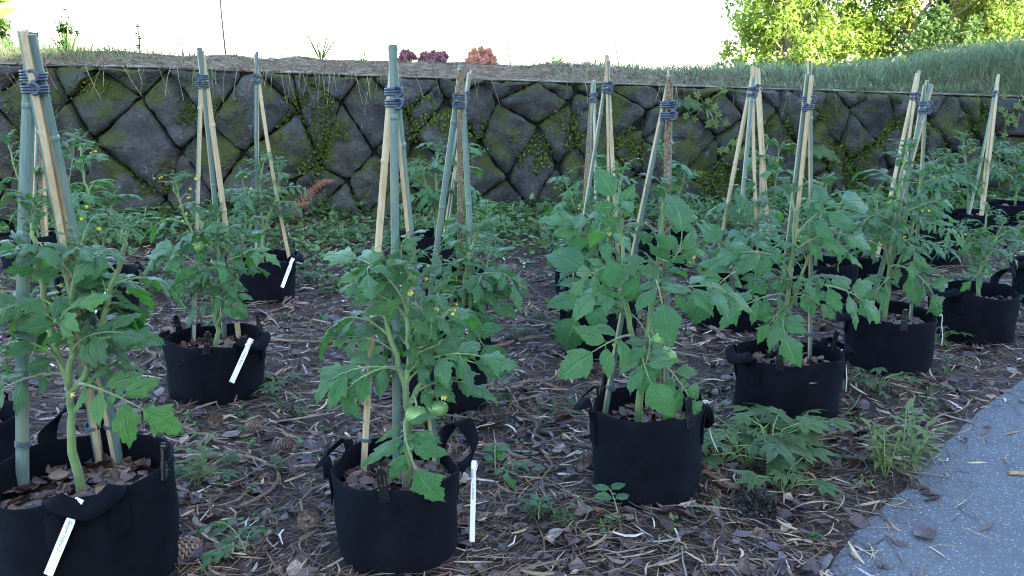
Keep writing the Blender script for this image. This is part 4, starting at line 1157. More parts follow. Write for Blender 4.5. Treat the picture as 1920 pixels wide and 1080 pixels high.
PLANT_LABEL = {
 1: 'three-stemmed tomato plant in the widest grow bag, with a white tag at its front',
 2: 'tomato plant with two ribbed green fruits and a leaf drooping over the bag rim',
 3: 'broad-leaved tomato plant with three round green fruits low on its forked stem',
 4: 'tomato plant with one broad leaf hanging over its bag rim beside long side branches',
 5: 'tall fine-leaved tomato plant tied to a leaning green bamboo cane near the road',
 6: 'bushy unstaked tomato plant in a bag with one raised handle by the road',
 7: 'tomato plant without canes, last one along the road edge',
 8: 'tomato plant with one green fruit high on its tilted stem, white tag below',
 9: 'fine-leaved tomato plant with yellow flowers in front of the rusty fern frond',
 10: 'leggy tomato plant in the bag behind the widest grow bag, tag on its side',
 11: 'wispy tomato plant under the wall at the far end from the road',
 12: 'tomato plant behind the two-fruited plant, in the bag with a looped handle',
 13: 'upright tomato plant with yellow blossoms under the mossiest wall patch',
 14: 'low tomato plant between the looped-handle bag and the wall',
 15: 'tomato plant with slim stems behind the broad-leaved bag, weathered dark canes',
 16: 'broad-leaved tomato plant directly behind the three-fruited plant',
 17: 'dark broad-leaved tomato plant below the fern on the wall',
 18: 'broad-leaved tomato plant leaning over its bag between slim green and tan canes',
 19: 'dense tomato plant without canes behind the plant with long side branches',
 20: 'tall round-leaved tomato plant close to the wall below the yellow weed',
 21: 'fine-leaved tomato plant behind the leaning green cane',
 22: 'pale fine-leaved tomato plant behind the unstaked bushy one',
 23: 'fine-leaved tomato plant near the wall inside widely spread tan canes',
 24: 'tomato plant nearest the wall where the tall grass mound rises',
 25: 'tomato plant beside the widest grow bag, mostly hidden behind it',
}
up0 = Vector((0, 0, 1))
for bag in BAGS:
    k = bag['id']; P = PLANTS[k]
    rs = np.random.default_rng(1000 + k)
    O = Vector(P['stems'][0][0])
    plant = empty('tomato_plant', O)
    tag(plant, PLANT_LABEL[k], 'tomato plant', 'tomato plants in grow bags')
    near = bag['y'] < 5.0
    mb = MB()
    li = 0
    for si, st in enumerate(P['stems']):
        path = smooth_path(st, 4)
        n = len(path)
        r0 = .0115 if si == 0 else .0085
        if k in (1, 3): r0 *= 1.15
        path = [p + Vector((rs.normal(0, .003), rs.normal(0, .004), 0)) if 0 < i < n - 1 else p for i, p in enumerate(path)]
        tube(mb, [p - O for p in path], [r0 * (1 - .62 * i / (n - 1)) for i in range(n)], 8)
        # leaves up the stem
        seg = [0.0]
        for a, b in zip(path, path[1:]): seg.append(seg[-1] + (b - a).length)
        tot = seg[-1]
        m = P['n']
        az = rs.uniform(0, 6.28)
        for q in range(m):
            f = (.34 if si == 0 else .22) + (.97 - .26) * (q + .5) / m
            f = min(.98, f)
            s = f * tot
            i = max(0, min(n - 2, int(np.searchsorted(seg, s)) - 1))
            b = path[i].lerp(path[i + 1], (s - seg[i]) / max(1e-5, seg[i + 1] - seg[i]))
            az += 2.4 + rs.normal(0, .35)
            if bag['y'] < 3.0 and math.sin(az) < -.25 and f < .8: az = -az
            top = max(0.0, (f - .68) / .32)
            L = P['ls'] * rs.uniform(.85, 1.25) * (1.12 - .55 * top)
            el = rs.uniform(-.55, .15) + .95 * top
            d = Vector((math.cos(az) * math.cos(el), math.sin(az) * math.cos(el), math.sin(el)))
            put_leaf(plant, O, b, b + d * L, P['kind'], up0 + Vector((rs.normal(0, .25), rs.normal(-.15, .25), 0)), int(rs.integers(0, 7))); li += 1
        # growing tip: tight cluster of young leaves
        for q in range(5):
            b = path[-1] - (path[-1] - path[-2]) * (.6 * q / 4)
            az += 2.4
            el = rs.uniform(.15, 1.0)
            d = Vector((math.cos(az) * math.cos(el), math.sin(az) * math.cos(el), math.sin(el)))
            put_leaf(plant, O, b, b + d * P['ls'] * rs.uniform(.38, .6), 'young', (path[-1] - path[-3]), int(rs.integers(0, 7)))
    # leaves measured in the picture: petiole grows out of the nearest stem point
    spts = [Vector(p) for st in P['stems'] for p in smooth_path(st, 4)]
    for (a, b, kind, face) in HERO.get(k, []):
        a = min(spts, key=lambda p: (p - Vector(a)).length)
        b = a + (Vector(b) - a) * (1.15 if kind == 'potato' else 1.06)
        put_leaf(plant, O, a, b, kind, Vector((rs.normal(0, .25), -face, 1 - face * .7)), int(rs.integers(0, 7)), 1.5 if face > .9 else (1.25 if kind == 'potato' or face > .8 else 1.08))
    mb.build('stem', M['stem'], plant)
    for (bk, p) in FLOWERS:
        if bk == k:
            o = bpy.data.objects.new('flower', FLOWER); link(o, plant)
            o.location = Vector(p) - O; s = rs.uniform(.012, .016); o.scale = (s, s, s)
            o.rotation_euler = (rs.uniform(.3, 1.2), 0, rs.uniform(-.8, .8))
    for (bk, p, r) in FRUIT:
        if bk == k:
            # fruit stalk back to the nearest stem
            a = min(spts, key=lambda q: (q - Vector(p)).length)
            sm = MB(); tp = Vector(p) + Vector((0, 0, r * 1.1))
            tube(sm, [a - O, (a.lerp(tp, .5) + Vector((0, 0, .02))) - O, tp - O], [.004, .0035, .003], 6)
            stalk = sm.build('fruit_stalk', M['stem'], plant)
            o = bpy.data.objects.new('fruit', FRUITM); link(o, stalk)
            o.location = Vector(p) - O; o.scale = (r, r, r)
            o.rotation_euler = (rs.normal(0, .2), rs.normal(0, .25), rs.uniform(0, 3))
    # a truss of buds near the top
    for q in range(3 if near else 2):
        a = spts[int(len(spts) * rs.uniform(.45, .95)) - 1]
        tm = MB(); az = rs.uniform(0, 6.28)
        e = a + Vector((math.cos(az) * .07, math.sin(az) * .07 - .02, rs.uniform(0, .05)))
        tube(tm, [a - O, a.lerp(e, .6) + Vector((0, 0, .015)) - O, e - O], [.002, .0018, .0015], 4)
        stalk = tm.build('truss_stalk', M['stem'], plant)
        for w in range(3):
            o = bpy.data.objects.new('flower', FLOWER); link(o, stalk)
            o.location = e + Vector(rs.normal(0, .014, 3)) - O; s = rs.uniform(.006, .011); o.scale = (s, s, s * 1.3)
            o.rotation_euler = (rs.uniform(.2, 1.5), 0, rs.uniform(0, 6.28))

# ------------------------------------------------------------------ felt grow bags
BAG_LABEL = {
 1: 'widest black felt grow bag, one handle raised, white tag hung on its folded handle',
 2: 'black felt grow bag with a looped handle holding a white tag, two-fruited tomato plant inside',
 3: 'black felt grow bag holding the three-fruited broad-leaved tomato plant, litter showing inside',
 4: 'black felt grow bag with white string at its rim and a broad leaf hanging in',
 5: 'black felt grow bag by the road whose green cane is clipped at the rim',
 6: 'black felt grow bag by the road with no canes, handle standing up',
 7: 'black felt grow bag furthest along the road edge',
 8: 'black felt grow bag with a white tag and a flared handle flap, three canes',
 9: 'black felt grow bag with a white tag, below the rusty fern frond by the wall',
 10: 'black felt grow bag with a tag, behind the widest bag',
 11: 'black felt grow bag under the wall at the end away from the road',
 12: 'black felt grow bag with looped handle and string, behind the two-fruited plant',
 13: 'black felt grow bag under the wall below the mossiest stones',
 14: 'black felt grow bag under the low tomato plant behind the looped-handle bag',
 15: 'black felt grow bag with two weathered dark canes, partly behind another bag',
 16: 'black felt grow bag directly behind the three-fruited plant',
 17: 'black felt grow bag with a loop handle under the fern on the wall',
 18: 'black felt grow bag with a drooping front flap and leaning broad-leaved plant',
 19: 'black felt grow bag without canes behind the bag with the hanging broad leaf',
 20: 'black felt grow bag close to the wall with upright tan canes',
 21: 'black felt grow bag behind the leaning green cane',
 22: 'black felt grow bag with a loop handle behind the bushy unstaked plant',
 23: 'black felt grow bag near the wall inside widely spread tan canes',
 24: 'black felt grow bag closest to the wall near the grass mound',
 25: 'black felt grow bag beside the widest one, mostly hidden',
}
def strap(mb, pts, wid, th=.0035):
    """flat strap along pts with width vectors wid"""
    n = len(pts); vs = []
    for i in range(n):
        t = (Vector(pts[min(i + 1, n - 1)]) - Vector(pts[max(i - 1, 0)])).normalized()
        w = Vector(wid[i]); nn = t.cross(w).normalized() * th * .5
        p = Vector(pts[i])
        vs += [p - w + nn, p + w + nn, p + w - nn, p - w - nn]
    fs = []
    for i in range(n - 1):
        for k in range(4):
            fs.append((i * 4 + k, i * 4 + (k + 1) % 4, (i + 1) * 4 + (k + 1) % 4, (i + 1) * 4 + k))
    fs += [(3, 2, 1, 0), tuple((n - 1) * 4 + k for k in range(4))]
    mb.add(vs, fs)

def clip_mesh():
    mb = MB()
    box(mb, (0, 0, 0), .034, .014, .034, bev=.004)
    box(mb, (0, .001, .022), .026, .012, .012, bev=.003)
    box(mb, (0, -.009, -.006), .022, .005, .005)
    box(mb, (0, -.009, .006), .022, .005, .004)
    for s in (-1, 1): box(mb, (s * .010, .001, .044), .0055, .008, .036, bev=.001)
    box(mb, (0, .001, .044), .008, .005, .03)
    box(mb, (0, .001, .064), .028, .011, .008, bev=.003)
    tube(mb, [(0, -.006, .072), (0, .006, .072)], .010, 12)
    return mb.mesh('clip', [M['plastic']], False)
CLIP = clip_mesh()

BAGPARTS = {}
for bag in BAGS:
    k = bag['id']; R = bag['r']; h = bag['h']
    rs = np.random.default_rng(50 + k)
    O = Vector((bag['x'], bag['y'], float(ground_z(bag['x'], bag['y'])) - .012))
    root = empty('grow_bag', O)
    tag(root, BAG_LABEL[k], 'grow bag', 'felt grow bags standing on the mulch')
    n = 56
    ph = rs.uniform(0, 6.28, 4)
    def rad(a, z):
        f = z / h
        w = .010 * math.sin(2 * a + ph[0]) + .006 * math.sin(3 * a + ph[1]) * f + .0035 * math.sin(7 * a + ph[2]) * f + .003 * math.sin(5 * a + 9 * f + ph[3])
        return R * (.955 + .045 * f) + w * (R / .2) - (.012 * (1 - min(1, z / .03)) if z < .03 else 0)
    def rimz(a): return h + .006 * math.sin(2 * a + ph[1]) + .004 * math.sin(5 * a + ph[2])
    mb = MB(); vs = []
    lev = [0, .012, .03, .08, .14, .2, .25, .9, 1.0]
    lev = [0.0, .04, .11, .25, .42, .6, .78, .92, 1.0]
    prof = [(f, 0) for f in lev] + [(1.004, -.0035), (1.0, -.007), (.93, -.008), (.8, -.009), (.62, -.010)]
    for f, dr in prof:
        for j in range(n):
            a = 2 * math.pi * j / n
            z = f * rimz(a) if f > .5 else f * h
            r = rad(a, min(z, h)) + dr
            vs.append((r * math.cos(a), r * math.sin(a), z))
    fs = [(i * n + j, i * n + (j + 1) % n, (i + 1) * n + (j + 1) % n, (i + 1) * n + j) for i in range(len(prof) - 1) for j in range(n)]
    fs.append(tuple(range(n - 1, -1, -1)))
    mb.add(vs, fs); mb.build('bag_wall', M['felt'], root)
    # soil surface
    sz = h * .70
    mb = MB(); vs = [(0, 0, sz + .012)]
    for q in range(1, 7):
        for j in range(28):
            a = 2 * math.pi * j / 28; rr = (rad(a, sz) - .009) * q / 6
            vs.append((rr * math.cos(a), rr * math.sin(a), sz + .012 * (1 - q / 6) + rs.normal(0, .003)))
    fs = [(0, 1 + j, 1 + (j + 1) % 28) for j in range(28)] + [(1 + q * 28 + j, 1 + (q + 1) * 28 + j, 1 + (q + 1) * 28 + (j + 1) % 28, 1 + q * 28 + (j + 1) % 28) for q in range(5) for j in range(28)]
    mb.add(vs, fs); mb.build('soil', M['soil'], root)
    # dead leaves inside
    nl = 230 if bag['y'] < 4.4 else 50
    r = R * .9 * np.sqrt(rs.random(nl)); an = rs.uniform(0, 6.283, nl)
    Pn = np.stack([r * np.cos(an), r * np.sin(an), sz + .012 + .018 * rs.random(nl)], 1)
    yaw = rs.uniform(0, 6.283, nl); tl = rs.normal(.05, .3, nl)
    D = np.stack([np.cos(yaw) * np.cos(tl), np.sin(yaw) * np.cos(tl), np.sin(tl)], 1)
    U = unit(np.cross(D, np.array([[0, 0, 1.0]]) + rs.normal(0, .35, (nl, 3))))
    pal = np.array([[.10, .055, .042], [.15, .085, .06], [.065, .038, .036], [.20, .13, .09], [.115, .075, .07]])
    L = rs.uniform(.028, .065, nl)
    V, F = dead_leaves(rs, Pn, D, U, np.cross(D, U), L, L * rs.uniform(.3, .5, nl)); T = np.repeat(pal[rs.integers(0, 5, nl)] * rs.uniform(.7, 1.25, (nl, 1)), 15, 0)
    rr = np.hypot(V[:, 0], V[:, 1]); lim = R * .93
    V[:, :2] *= np.minimum(1, lim / np.maximum(rr, 1e-6))[:, None]
    o = np_object('leaf_mulch', V, F, M['litter'], T, parent=root); o['kind'] = 'stuff'
    # handles with their sewn-on patches
    for (deg, mode) in bag['handles']:
        a0 = math.radians(deg); hw = .075
        er = Vector((math.cos(a0), math.sin(a0), 0)); et = Vector((-math.sin(a0), math.cos(a0), 0)); ez = Vector((0, 0, 1))
        def surf(da, z, out=0.0):
            a = a0 + da
            rr = rad(a, min(z, h)) + out
            return Vector((rr * math.cos(a), rr * math.sin(a), z))
        da = hw / R; patches = []
        for s in (-1, 1):
            mb = MB()
            pw = .026
            strap(mb, [surf(s * da, h * .62 + (h * .97 - h * .62) * q / 4, .004) for q in range(5)], [et * pw * math.cos(s * da) - er * pw * math.sin(s * da)] * 5, .004)
            patches.append(mb.build('handle_patch', M['felt'], root))
        A, B = surf(-da, h * .95, .006), surf(da, h * .95, .006)
        mid = (A + B) / 2
        mb = MB(); w = .025
        if mode == 'loop':
            ctl = [A, A + ez * .045, A + ez * .085 + et * .03 + er * .01, mid + ez * .112 + er * .015, B + ez * .085 - et * .03 + er * .01, B + ez * .045, B]
            wv = [et * w, et * w * .95, (et * .55 + er * .65 - ez * .4) * w, (er * .8 + ez * .5) * w, (et * -.55 + er * .65 - ez * .4) * -w * -1, -et * w * -.95, et * w]
            wv = [et * w, et * w, (et * .6 + er * .7 + ez * .2).normalized() * w, (er * .85 + ez * .3).normalized() * w, (-et * .6 + er * .7 + ez * .2).normalized() * w, (-et * .98 + er * .1).normalized() * w, -et * w]
        elif mode == 'out':
            ctl = [A - ez * .01, A + ez * .016 + er * .034, A + ez * .052 + er * .058 + et * .010, mid + ez * .100 + er * .048, B + ez * .075 + er * .030 - et * .02, B + ez * .035 + er * .010, B - ez * .01]
            wv = [et * w, (et * .9 + er * .3).normalized() * w, (et * .6 + er * .7 + ez * .2).normalized() * w, (er * .85 + ez * .3).normalized() * w, (-et * .6 + er * .7 + ez * .2).normalized() * w, (-et * .98 + er * .1).normalized() * w, -et * w]
        elif mode == 'fold':
            o1 = rs.uniform(.045, .065)
            ctl = [A - ez * .01, A + ez * .030 + er * .004, A + ez * .030 + er * .026 + et * .008, mid + er * o1 + ez * .006, B + ez * .030 + er * .026 - et * .008, B + ez * .030 + er * .004, B - ez * .01]
            dn = (er * .55 - ez * .8).normalized()
            wv = [et * w, et * w, (dn * .8 - et * .4).normalized() * -w, dn * -w * 1.05, (dn * .8 + et * .4).normalized() * -w, -et * w, -et * w]
            wv[0] = wv[1] = et * w
            wv = [et * w, et * w, (et * .5 - dn * .8).normalized() * w, -dn * w, (-et * .5 - dn * .8).normalized() * w, -et * w, -et * w]
        else:
            ctl = [A - ez * .01, A + ez * .022 + er * .008, A + er * .020 - ez * .01, mid + er * .022 - ez * .055, B + er * .020 - ez * .01, B + ez * .022 + er * .008, B - ez * .01]
            wv = [et * w, et * w, (et * .6 + ez * .7).normalized() * w, ez * w, (-et * .6 + ez * .7).normalized() * w, -et * w, -et * w]
        P2 = smooth_path(ctl, 5); W2 = []
        for i in range(len(P2)):
            f = i / (len(P2) - 1) * (len(wv) - 1); q = min(len(wv) - 2, int(f)); W2.append(wv[q].lerp(wv[q + 1], f - q))
        strap(mb, P2, W2)
        hd = mb.build('handle', M['felt'], root)
        for q in patches: q.parent = hd
    for deg in bag['clips']:
        a = math.radians(deg)
        o = bpy.data.objects.new('clip', CLIP); link(o, root)
        o.location = ((rad(a, h) + .001) * math.cos(a), (rad(a, h) + .001) * math.sin(a), h - .006)
        o.rotation_euler = (rs.normal(0, .12), rs.normal(0, .12), a + math.pi / 2 + rs.normal(0, .2))
    BAGPARTS[k] = (root, rad)

# ------------------------------------------------------------------ bamboo tripods
def cane(mb, F, T, topz, style, w=.0225, th=.0085, rs=None, sg=1):
    """split bamboo lath: skin on one broad face (mat 0), pale split wood elsewhere (mat 1), cut ends (2)"""
    F, T = Vector(F), Vector(T)
    d = (T - F).normalized()
    L = (topz - F.z) / max(.2, d.z)
    # outward skin normal
    side = Vector((0, -1, 0)) if style in ('g', 'd') else (Vector((.92, -.40, 0)) if style == 'e' else Vector((.80, .60, 0)))
    if style == 't': side = Vector((.96 * sg, -.28, 0))
    if style == 'e': side = Vector((.70, -.70, 0))
    if style == 'g': side = Vector((.30, -.95, 0))
    if style == 'd': side = Vector((-.5, .87, 0))
    side = (side - d * side.dot(d)).normalized()
    acr = d.cross(side).normalized()
    nodes = [rs.uniform(.2, .4)]
    while nodes[-1] < L: nodes.append(nodes[-1] + rs.uniform(.30, .42))
    ss = sorted(set([0, L] + [q for q in np.linspace(0, L, 14)] + [v for nd in nodes if nd < L - .02 for v in (nd - .010, nd - .003, nd + .002, nd + .008)]))
    ss = [s for s in ss if 0 <= s <= L]
    bow = rs.normal(0, .006, 2)
    vs = []
    for s in ss:
        f = s / L
        sc = (1.0 - .12 * f)
        bulge = 0
        for nd in nodes:
            if abs(s - nd) < .0045: bulge = .0022
        c = F + d * s + (side * bow[0] + acr * bow[1]) * math.sin(math.pi * f)
        hw, ht = w * .5 * sc + bulge * .4, th * .5
        # section: gently rounded skin face, flat split face
        for (a, b) in ((-hw, ht * .35 + bulge), (-hw * .5, ht * .9 + bulge), (0, ht * 1.1 + bulge), (hw * .5, ht * .9 + bulge), (hw, ht * .35 + bulge), (hw, -ht), (0, -ht * .8), (-hw, -ht)):
            vs.append(c + acr * a + side * b)
    n = 8; fs, ms = [], []
    b0 = len(mb.v)
    mb.v += [tuple(v) for v in vs]; mb.uv += [(.5, .5)] * len(vs); mb.c += [(1, 1, 1)] * len(vs)
    for i in range(len(ss) - 1):
        for k in range(n):
            mb.f.append(tuple(b0 + q for q in (i * n + k, i * n + (k + 1) % n, (i + 1) * n + (k + 1) % n, (i + 1) * n + k)[::-1]))
            mb.m.append(0 if k < 4 else 1)
    mb.f.append(tuple(b0 + k for k in range(n))); mb.m.append(2)
    mb.f.append(tuple(b0 + (len(ss) - 1) * n + k for k in range(n - 1, -1, -1))); mb.m.append(2)
    return d

def coil(mb, c, d, r, turns, pitch, wire=.0028, ell=1.0, ph=0.0):
    X, Y, Z = frame(d, (0, 1, 0))
    pts = []
    N = int(turns * 14)
    for i in range(N + 1):
        a = 2 * math.pi * i / 14 + ph
        pts.append(Vector(c) + Y * math.cos(a) * r * ell + Z * math.sin(a) * r + X * (pitch * i / 14))
    tube(mb, pts, wire, 6)
    return pts[-1]

TRI_LABEL = {
 1: 'bamboo cane tripod in the widest bag, thick green cane beside two pale ones',
 11: 'tan bamboo tripod standing by the wall behind the thick green cane',
 8: 'pale bamboo tripod in the bag with a tag and flared handle flap',
 9: 'bamboo tripod with a green cane in the tagged bag beside the rusty frond',
 2: 'bamboo tripod with central green cane over the two-fruited tomato plant',
 12: 'green bamboo tripod behind the two-fruited tomato plant',
 13: 'slim bamboo tripod near the wall, crossing behind a green tripod',
 16: 'tan bamboo tripod directly behind the three-fruited tomato plant, tall narrow tips',
 15: 'short bamboo tripod with a weathered cane beside the tall tan tripod',
 3: 'bamboo tripod with a dark speckled cane over the three-fruited tomato plant',
 18: 'bamboo tripod with a long green cane, tips crossing another tripod',
 20: 'tan bamboo tripod close to the wall, half hidden behind a green-legged one',
 4: 'bamboo tripod with flared tips over the plant with long side branches',
 5: 'bamboo tripod with a strongly leaning green cane beside the road',
 21: 'tan bamboo tripod behind the leaning green one by the road',
 23: 'widely spread tan bamboo tripod near the grass mound',
}
for tr in TRIPODS:
    k = tr['bag']; rs = np.random.default_rng(70 + k)
    T = Vector(tr['tie'])
    bx = next(b for b in BAGS if b['id'] == k)
    O = Vector((bx['x'], bx['y'], tr['canes'][0][0][2]))
    root = empty('bamboo_tripod', O)
    tag(root, TRI_LABEL[k], 'bamboo tripod', 'bamboo cane tripods')
    thick = 1.35 if k == 1 else 1.0
    for i, (F, style, topz) in enumerate(tr['canes']):
        off = Vector(((-.009, 0, .009)[i], (.005, -.010, .005)[i], 0)) * thick
        sg = -1 if F[0] < bx['x'] else 1
        # order the offsets by foot position so the canes really cross at the tie
        mb = MB()
        d = cane(mb, Vector(F) - O, T + off - O, topz - O.z + rs.normal(0, .008), style, .0240 * thick * rs.uniform(.9, 1.1), (.0165 if style == 't' else .011) * thick, rs, sg)
        skin, inner = M['cane_skin'], M['cane_pale']
        if style == 'd': inner = M['cane_dark']
        if style == 't' and rs.random() < .45: skin = M['cane_pale']
        o = mb.build('cane', [skin, inner, M['cane_end']], root, smooth=False)
        # wire tie fastening the cane foot at the rim
        if bx['y'] < 5 and style in ('g', 'e', 't'):
            dd = (T + off - Vector(F)).normalized()
            c = Vector(F) + dd * ((bx['h'] + .035 - F[2]) / dd.z) - O
            tm = MB(); e = coil(tm, c - dd * .006, dd, .0135 * thick, 2.4, .006, .0026, 1.1, rs.uniform(0, 6))
            tm.build('tie', M['tie'], root)
    tm = MB()
    for q in range(2):
        z0 = T - O + Vector((0, 0, -.028 + q * .030))
        coil(tm, z0, (0.02, 0, 1), .0205 * thick, 3.2, .0068, .0031, 1.06, rs.uniform(0, 6))
        # curled free end
        side = 1 if rs.random() < .6 else -1
        b = z0 + Vector((.012 * side, -.022 * thick, .010))
        pts = [b + Vector((.012 * math.cos(a) * side, -.002 * a, .013 * math.sin(a))) for a in np.linspace(-2.4, 2.2, 12)]
        tube(tm, pts, .0040, 6)
    tm.build('tie', M['tie'], root)

# ------------------------------------------------------------------ white tags
TAG_LABEL = {1: 'large white handwritten tag hanging down the widest grow bag', 2: 'white looped tag hanging from the raised handle of the two-fruited bag',
             8: 'white tag slanting across the bag with the flared handle flap', 9: 'small white tag on the bag below the rusty frond', 10: 'white tag on the bag behind the widest one'}
for (k, A, Bp, w, text) in TAGS:
    A, Bp = Vector(A), Vector(Bp)
    ctr = Vector((next(b for b in BAGS if b['id'] == k)['x'], next(b for b in BAGS if b['id'] == k)['y'], 0))
    root = empty('plant_tag', Bp); tag(root, TAG_LABEL[k], 'tag', 'white plant tags on the grow bags')
    d = (A - Bp).normalized()
    nrm = Vector((0, -1, .12)) if k != 2 else Vector((-.25, -1, .1))
    nrm = (nrm - d * nrm.dot(d)).normalized(); sx = d.cross(nrm).normalized()
    L = (A - Bp).length
    mb = MB()
    body = L * .80
    out = [(-w, 0), (w, 0), (w, body - .012), (w * .55, body), (-w * .55, body), (-w, body - .012)]
    vs = [sx * a + d * b for a, b in out] + [sx * a + d * b - nrm * .0012 for a, b in out]
    fs = [tuple(range(6)), tuple(range(11, 5, -1))] + [(i, 6 + i, 6 + (i + 1) % 6, (i + 1) % 6) for i in range(6)]
    mb.add(vs, fs); mb.build('strip', M['tag'], root, smooth=False)
    mb = MB()
    pts = [d * (body - .008) - nrm * .002, d * (body + L * .08) - nrm * .004, d * (L * .97) + nrm * .002, d * (L + .008) + nrm * .012, d * (L * .97) + nrm * .022, d * (L * .86) + nrm * .014 + sx * w * .5, d * (L * .74) - nrm * .006 + sx * w * .9]
    pts = [d * (body - .008) - nrm * .003, d * (body + L * .10) + nrm * .003, d * (L * .95) + nrm * .006, d * (L + .006) - nrm * .003, d * (L * .95) - nrm * .014, d * (L * .84) - nrm * .012 - sx * w * .7]
    P2 = smooth_path(pts, 4); strap(mb, P2, [sx * w * .92] * len(P2), .0011)
    mb.build('loop', M['tag'], root)
    if text:
        cu = bpy.data.curves.new('writing', 'FONT'); cu.body = text; cu.size = w * 1.15; cu.shear = .35; cu.align_x = 'LEFT'; cu.align_y = 'CENTER'
        cu.resolution_u = 2
        tmp = bpy.data.objects.new('writing_source', cu)
        me = bpy.data.meshes.new_from_object(tmp); me.name = 'writing'; me.materials.clear(); me.materials.append(M['ink'])
        bpy.data.objects.remove(tmp); bpy.data.curves.remove(cu)
        o = link(bpy.data.objects.new('writing', me), root)
        X, Y = -d, (nrm.cross(-d)).normalized()
        m = Matrix(((X.x, Y.x, nrm.x, 0), (X.y, Y.y, nrm.y, 0), (X.z, Y.z, nrm.z, 0), (0, 0, 0, 1)))
        m.translation = d * (body * .93) + nrm * .0008
        o.matrix_local = m

# white string ends hanging at some rims
for (k, deg, L, lab) in ((4, 2, .17, 'white string knotted at the rim of the bag with the hanging broad leaf'), (5, 0, .14, 'grey-white string hanging at the rim by the leaning green cane'), (12, 12, .12, 'white string hanging below the raised loop handle'), (3, 12, .17, 'thin white string hanging beside the three-fruited bag'), (6, 10, .14, 'string hanging by the bag with no canes')):
    b = next(q for q in BAGS if q['id'] == k); a = math.radians(deg)
    O = Vector((b['x'] + (b['r'] + .012) * math.cos(a), b['y'] + (b['r'] + .012) * math.sin(a), b['h'] - .01))
    mb = MB(); r = np.random.default_rng(k)
    tube(mb, smooth_path([(-.006, 0, .004), (.006, -.01, .012), (.014, -.004, -.01), (.016, 0, -L * .3), (.024, -.004, -L * .65), (.03 + r.normal(0, .01), -.008, -L)], 4), .0016 if k in (3, 12) else .0026, 5)
    coil(mb, (0, 0, .0), (0, 0, 1), .006, 2, .005, .002)
    o = mb.build('string', M['string']); o.location = O; tag(o, lab, 'string')

# ------------------------------------------------------------------ fallen sticks, cones, cut leaves
NEAR = {1: 'the widest grow bag', 2: 'the two-fruited tomato bag', 3: 'the three-fruited tomato bag', 4: 'the bag with the hanging broad leaf', 5: 'the bag with the leaning green cane',
        6: 'the unstaked bag by the road', 7: 'the last roadside bag', 8: 'the tagged bag with the flared flap', 9: 'the tagged bag near the rusty frond', 10: 'the tagged bag behind the widest one',
        11: 'the bag at the wall end', 12: 'the looped-handle bag with string', 13: 'the bag below the mossiest stones', 14: 'the bag under the low tomato plant', 15: 'the bag with weathered canes',
        16: 'the bag behind the three-fruited plant', 17: 'the bag under the wall fern', 18: 'the bag with the drooping flap', 19: 'the dense plant without canes', 20: 'the wall-side bag with upright tan canes',
        21: 'the bag behind the leaning green cane', 22: 'the bag behind the unstaked bushy plant', 23: 'the widely spread tan tripod', 24: 'the bag at the grass mound', 25: 'the half-hidden bag'}
def near(x, y):
    b = min(BAGS, key=lambda q: (q['x'] - x) ** 2 + (q['y'] - y) ** 2); return NEAR[b['id']]
STICK_PAL = [(.16, .115, .085), (.10, .066, .052), (.22, .175, .14), (.055, .042, .040), (.19, .12, .085)]
for i, (a, b, r) in enumerate(STICKS):
    rs = np.random.default_rng(300 + i)
    A, B = Vector(a), Vector(b); d = B - A; L = d.length
    A.z = float(ground_z(A.x, A.y)) + r * .9 + .010; B.z = float(ground_z(B.x, B.y)) + r * .9 + .010
    if A.x > road_x(A.y): A.z = B.z = .006 + r
    sd = Vector((-d.y, d.x, 0)).normalized()
    m = 7
    pts = []
    for q in range(m):
        t = q / (m - 1)
        p = A.lerp(B, t) + sd * (rs.normal(0, .012) + .05 * L * math.sin(math.pi * t) * rs.choice([-1, 1]) * (q not in (0, m - 1)))
        if 0 < q < m - 1: p.z = max(p.z, float(ground_z(p.x, p.y)) + r * .8 + rs.uniform(.004, .012)) if A.x < road_x(A.y) else A.z
        pts.append(p - A)
    tintc = STICK_PAL[int(rs.integers(0, 5))]
    if 11 <= i <= 13: tintc = (.115, .045, .035)
    if i == 26: tintc = (.36, .26, .16); pts = [p * 0 + (B - A) * (q / (m - 1)) for q, p in enumerate(pts)]
    mb = MB(); path = smooth_path(pts, 3)
    tube(mb, path, [r * (1.05 - .45 * q / len(path)) * rs.uniform(.92, 1.08) for q in range(len(path))], 8, 0, True, tintc)
    if rs.random() < .5:
        p = path[len(path) // 2]; e = p + (d.normalized() * .6 + sd * rs.choice([-1, 1])) * rs.uniform(.05, .14)
        tube(mb, [p, p.lerp(e, .5) + Vector((0, 0, .004)), e], [r * .6, r * .5, r * .3], 6, 0, True, tintc)
    o = mb.build('stick', M['bark']); o.location = A
    if 11 <= i <= 13: tag(o, 'thick reddish fallen branch lying at the foot of the wall', 'stick', 'reddish branches at the wall foot')
    elif i == 4: tag(o, 'dark wet stick lying between the two-fruited and three-fruited bags', 'stick', 'fallen sticks')
    elif i == 26: tag(o, 'short brown stick lying alone on the asphalt', 'stick', 'fallen sticks')
    elif i == 0: tag(o, 'longest thin branch lying straight across the mulch beside the widest bag', 'stick', 'fallen sticks')
    else: tag(o, '%s %s stick on the mulch near %s' % ('long' if L > .5 else 'short', {STICK_PAL[0]: 'brown', STICK_PAL[1]: 'dark brown', STICK_PAL[2]: 'pale grey', STICK_PAL[3]: 'blackish', STICK_PAL[4]: 'reddish brown'}[tintc], near((A.x + B.x) / 2, (A.y + B.y) / 2)), 'stick', 'fallen sticks')

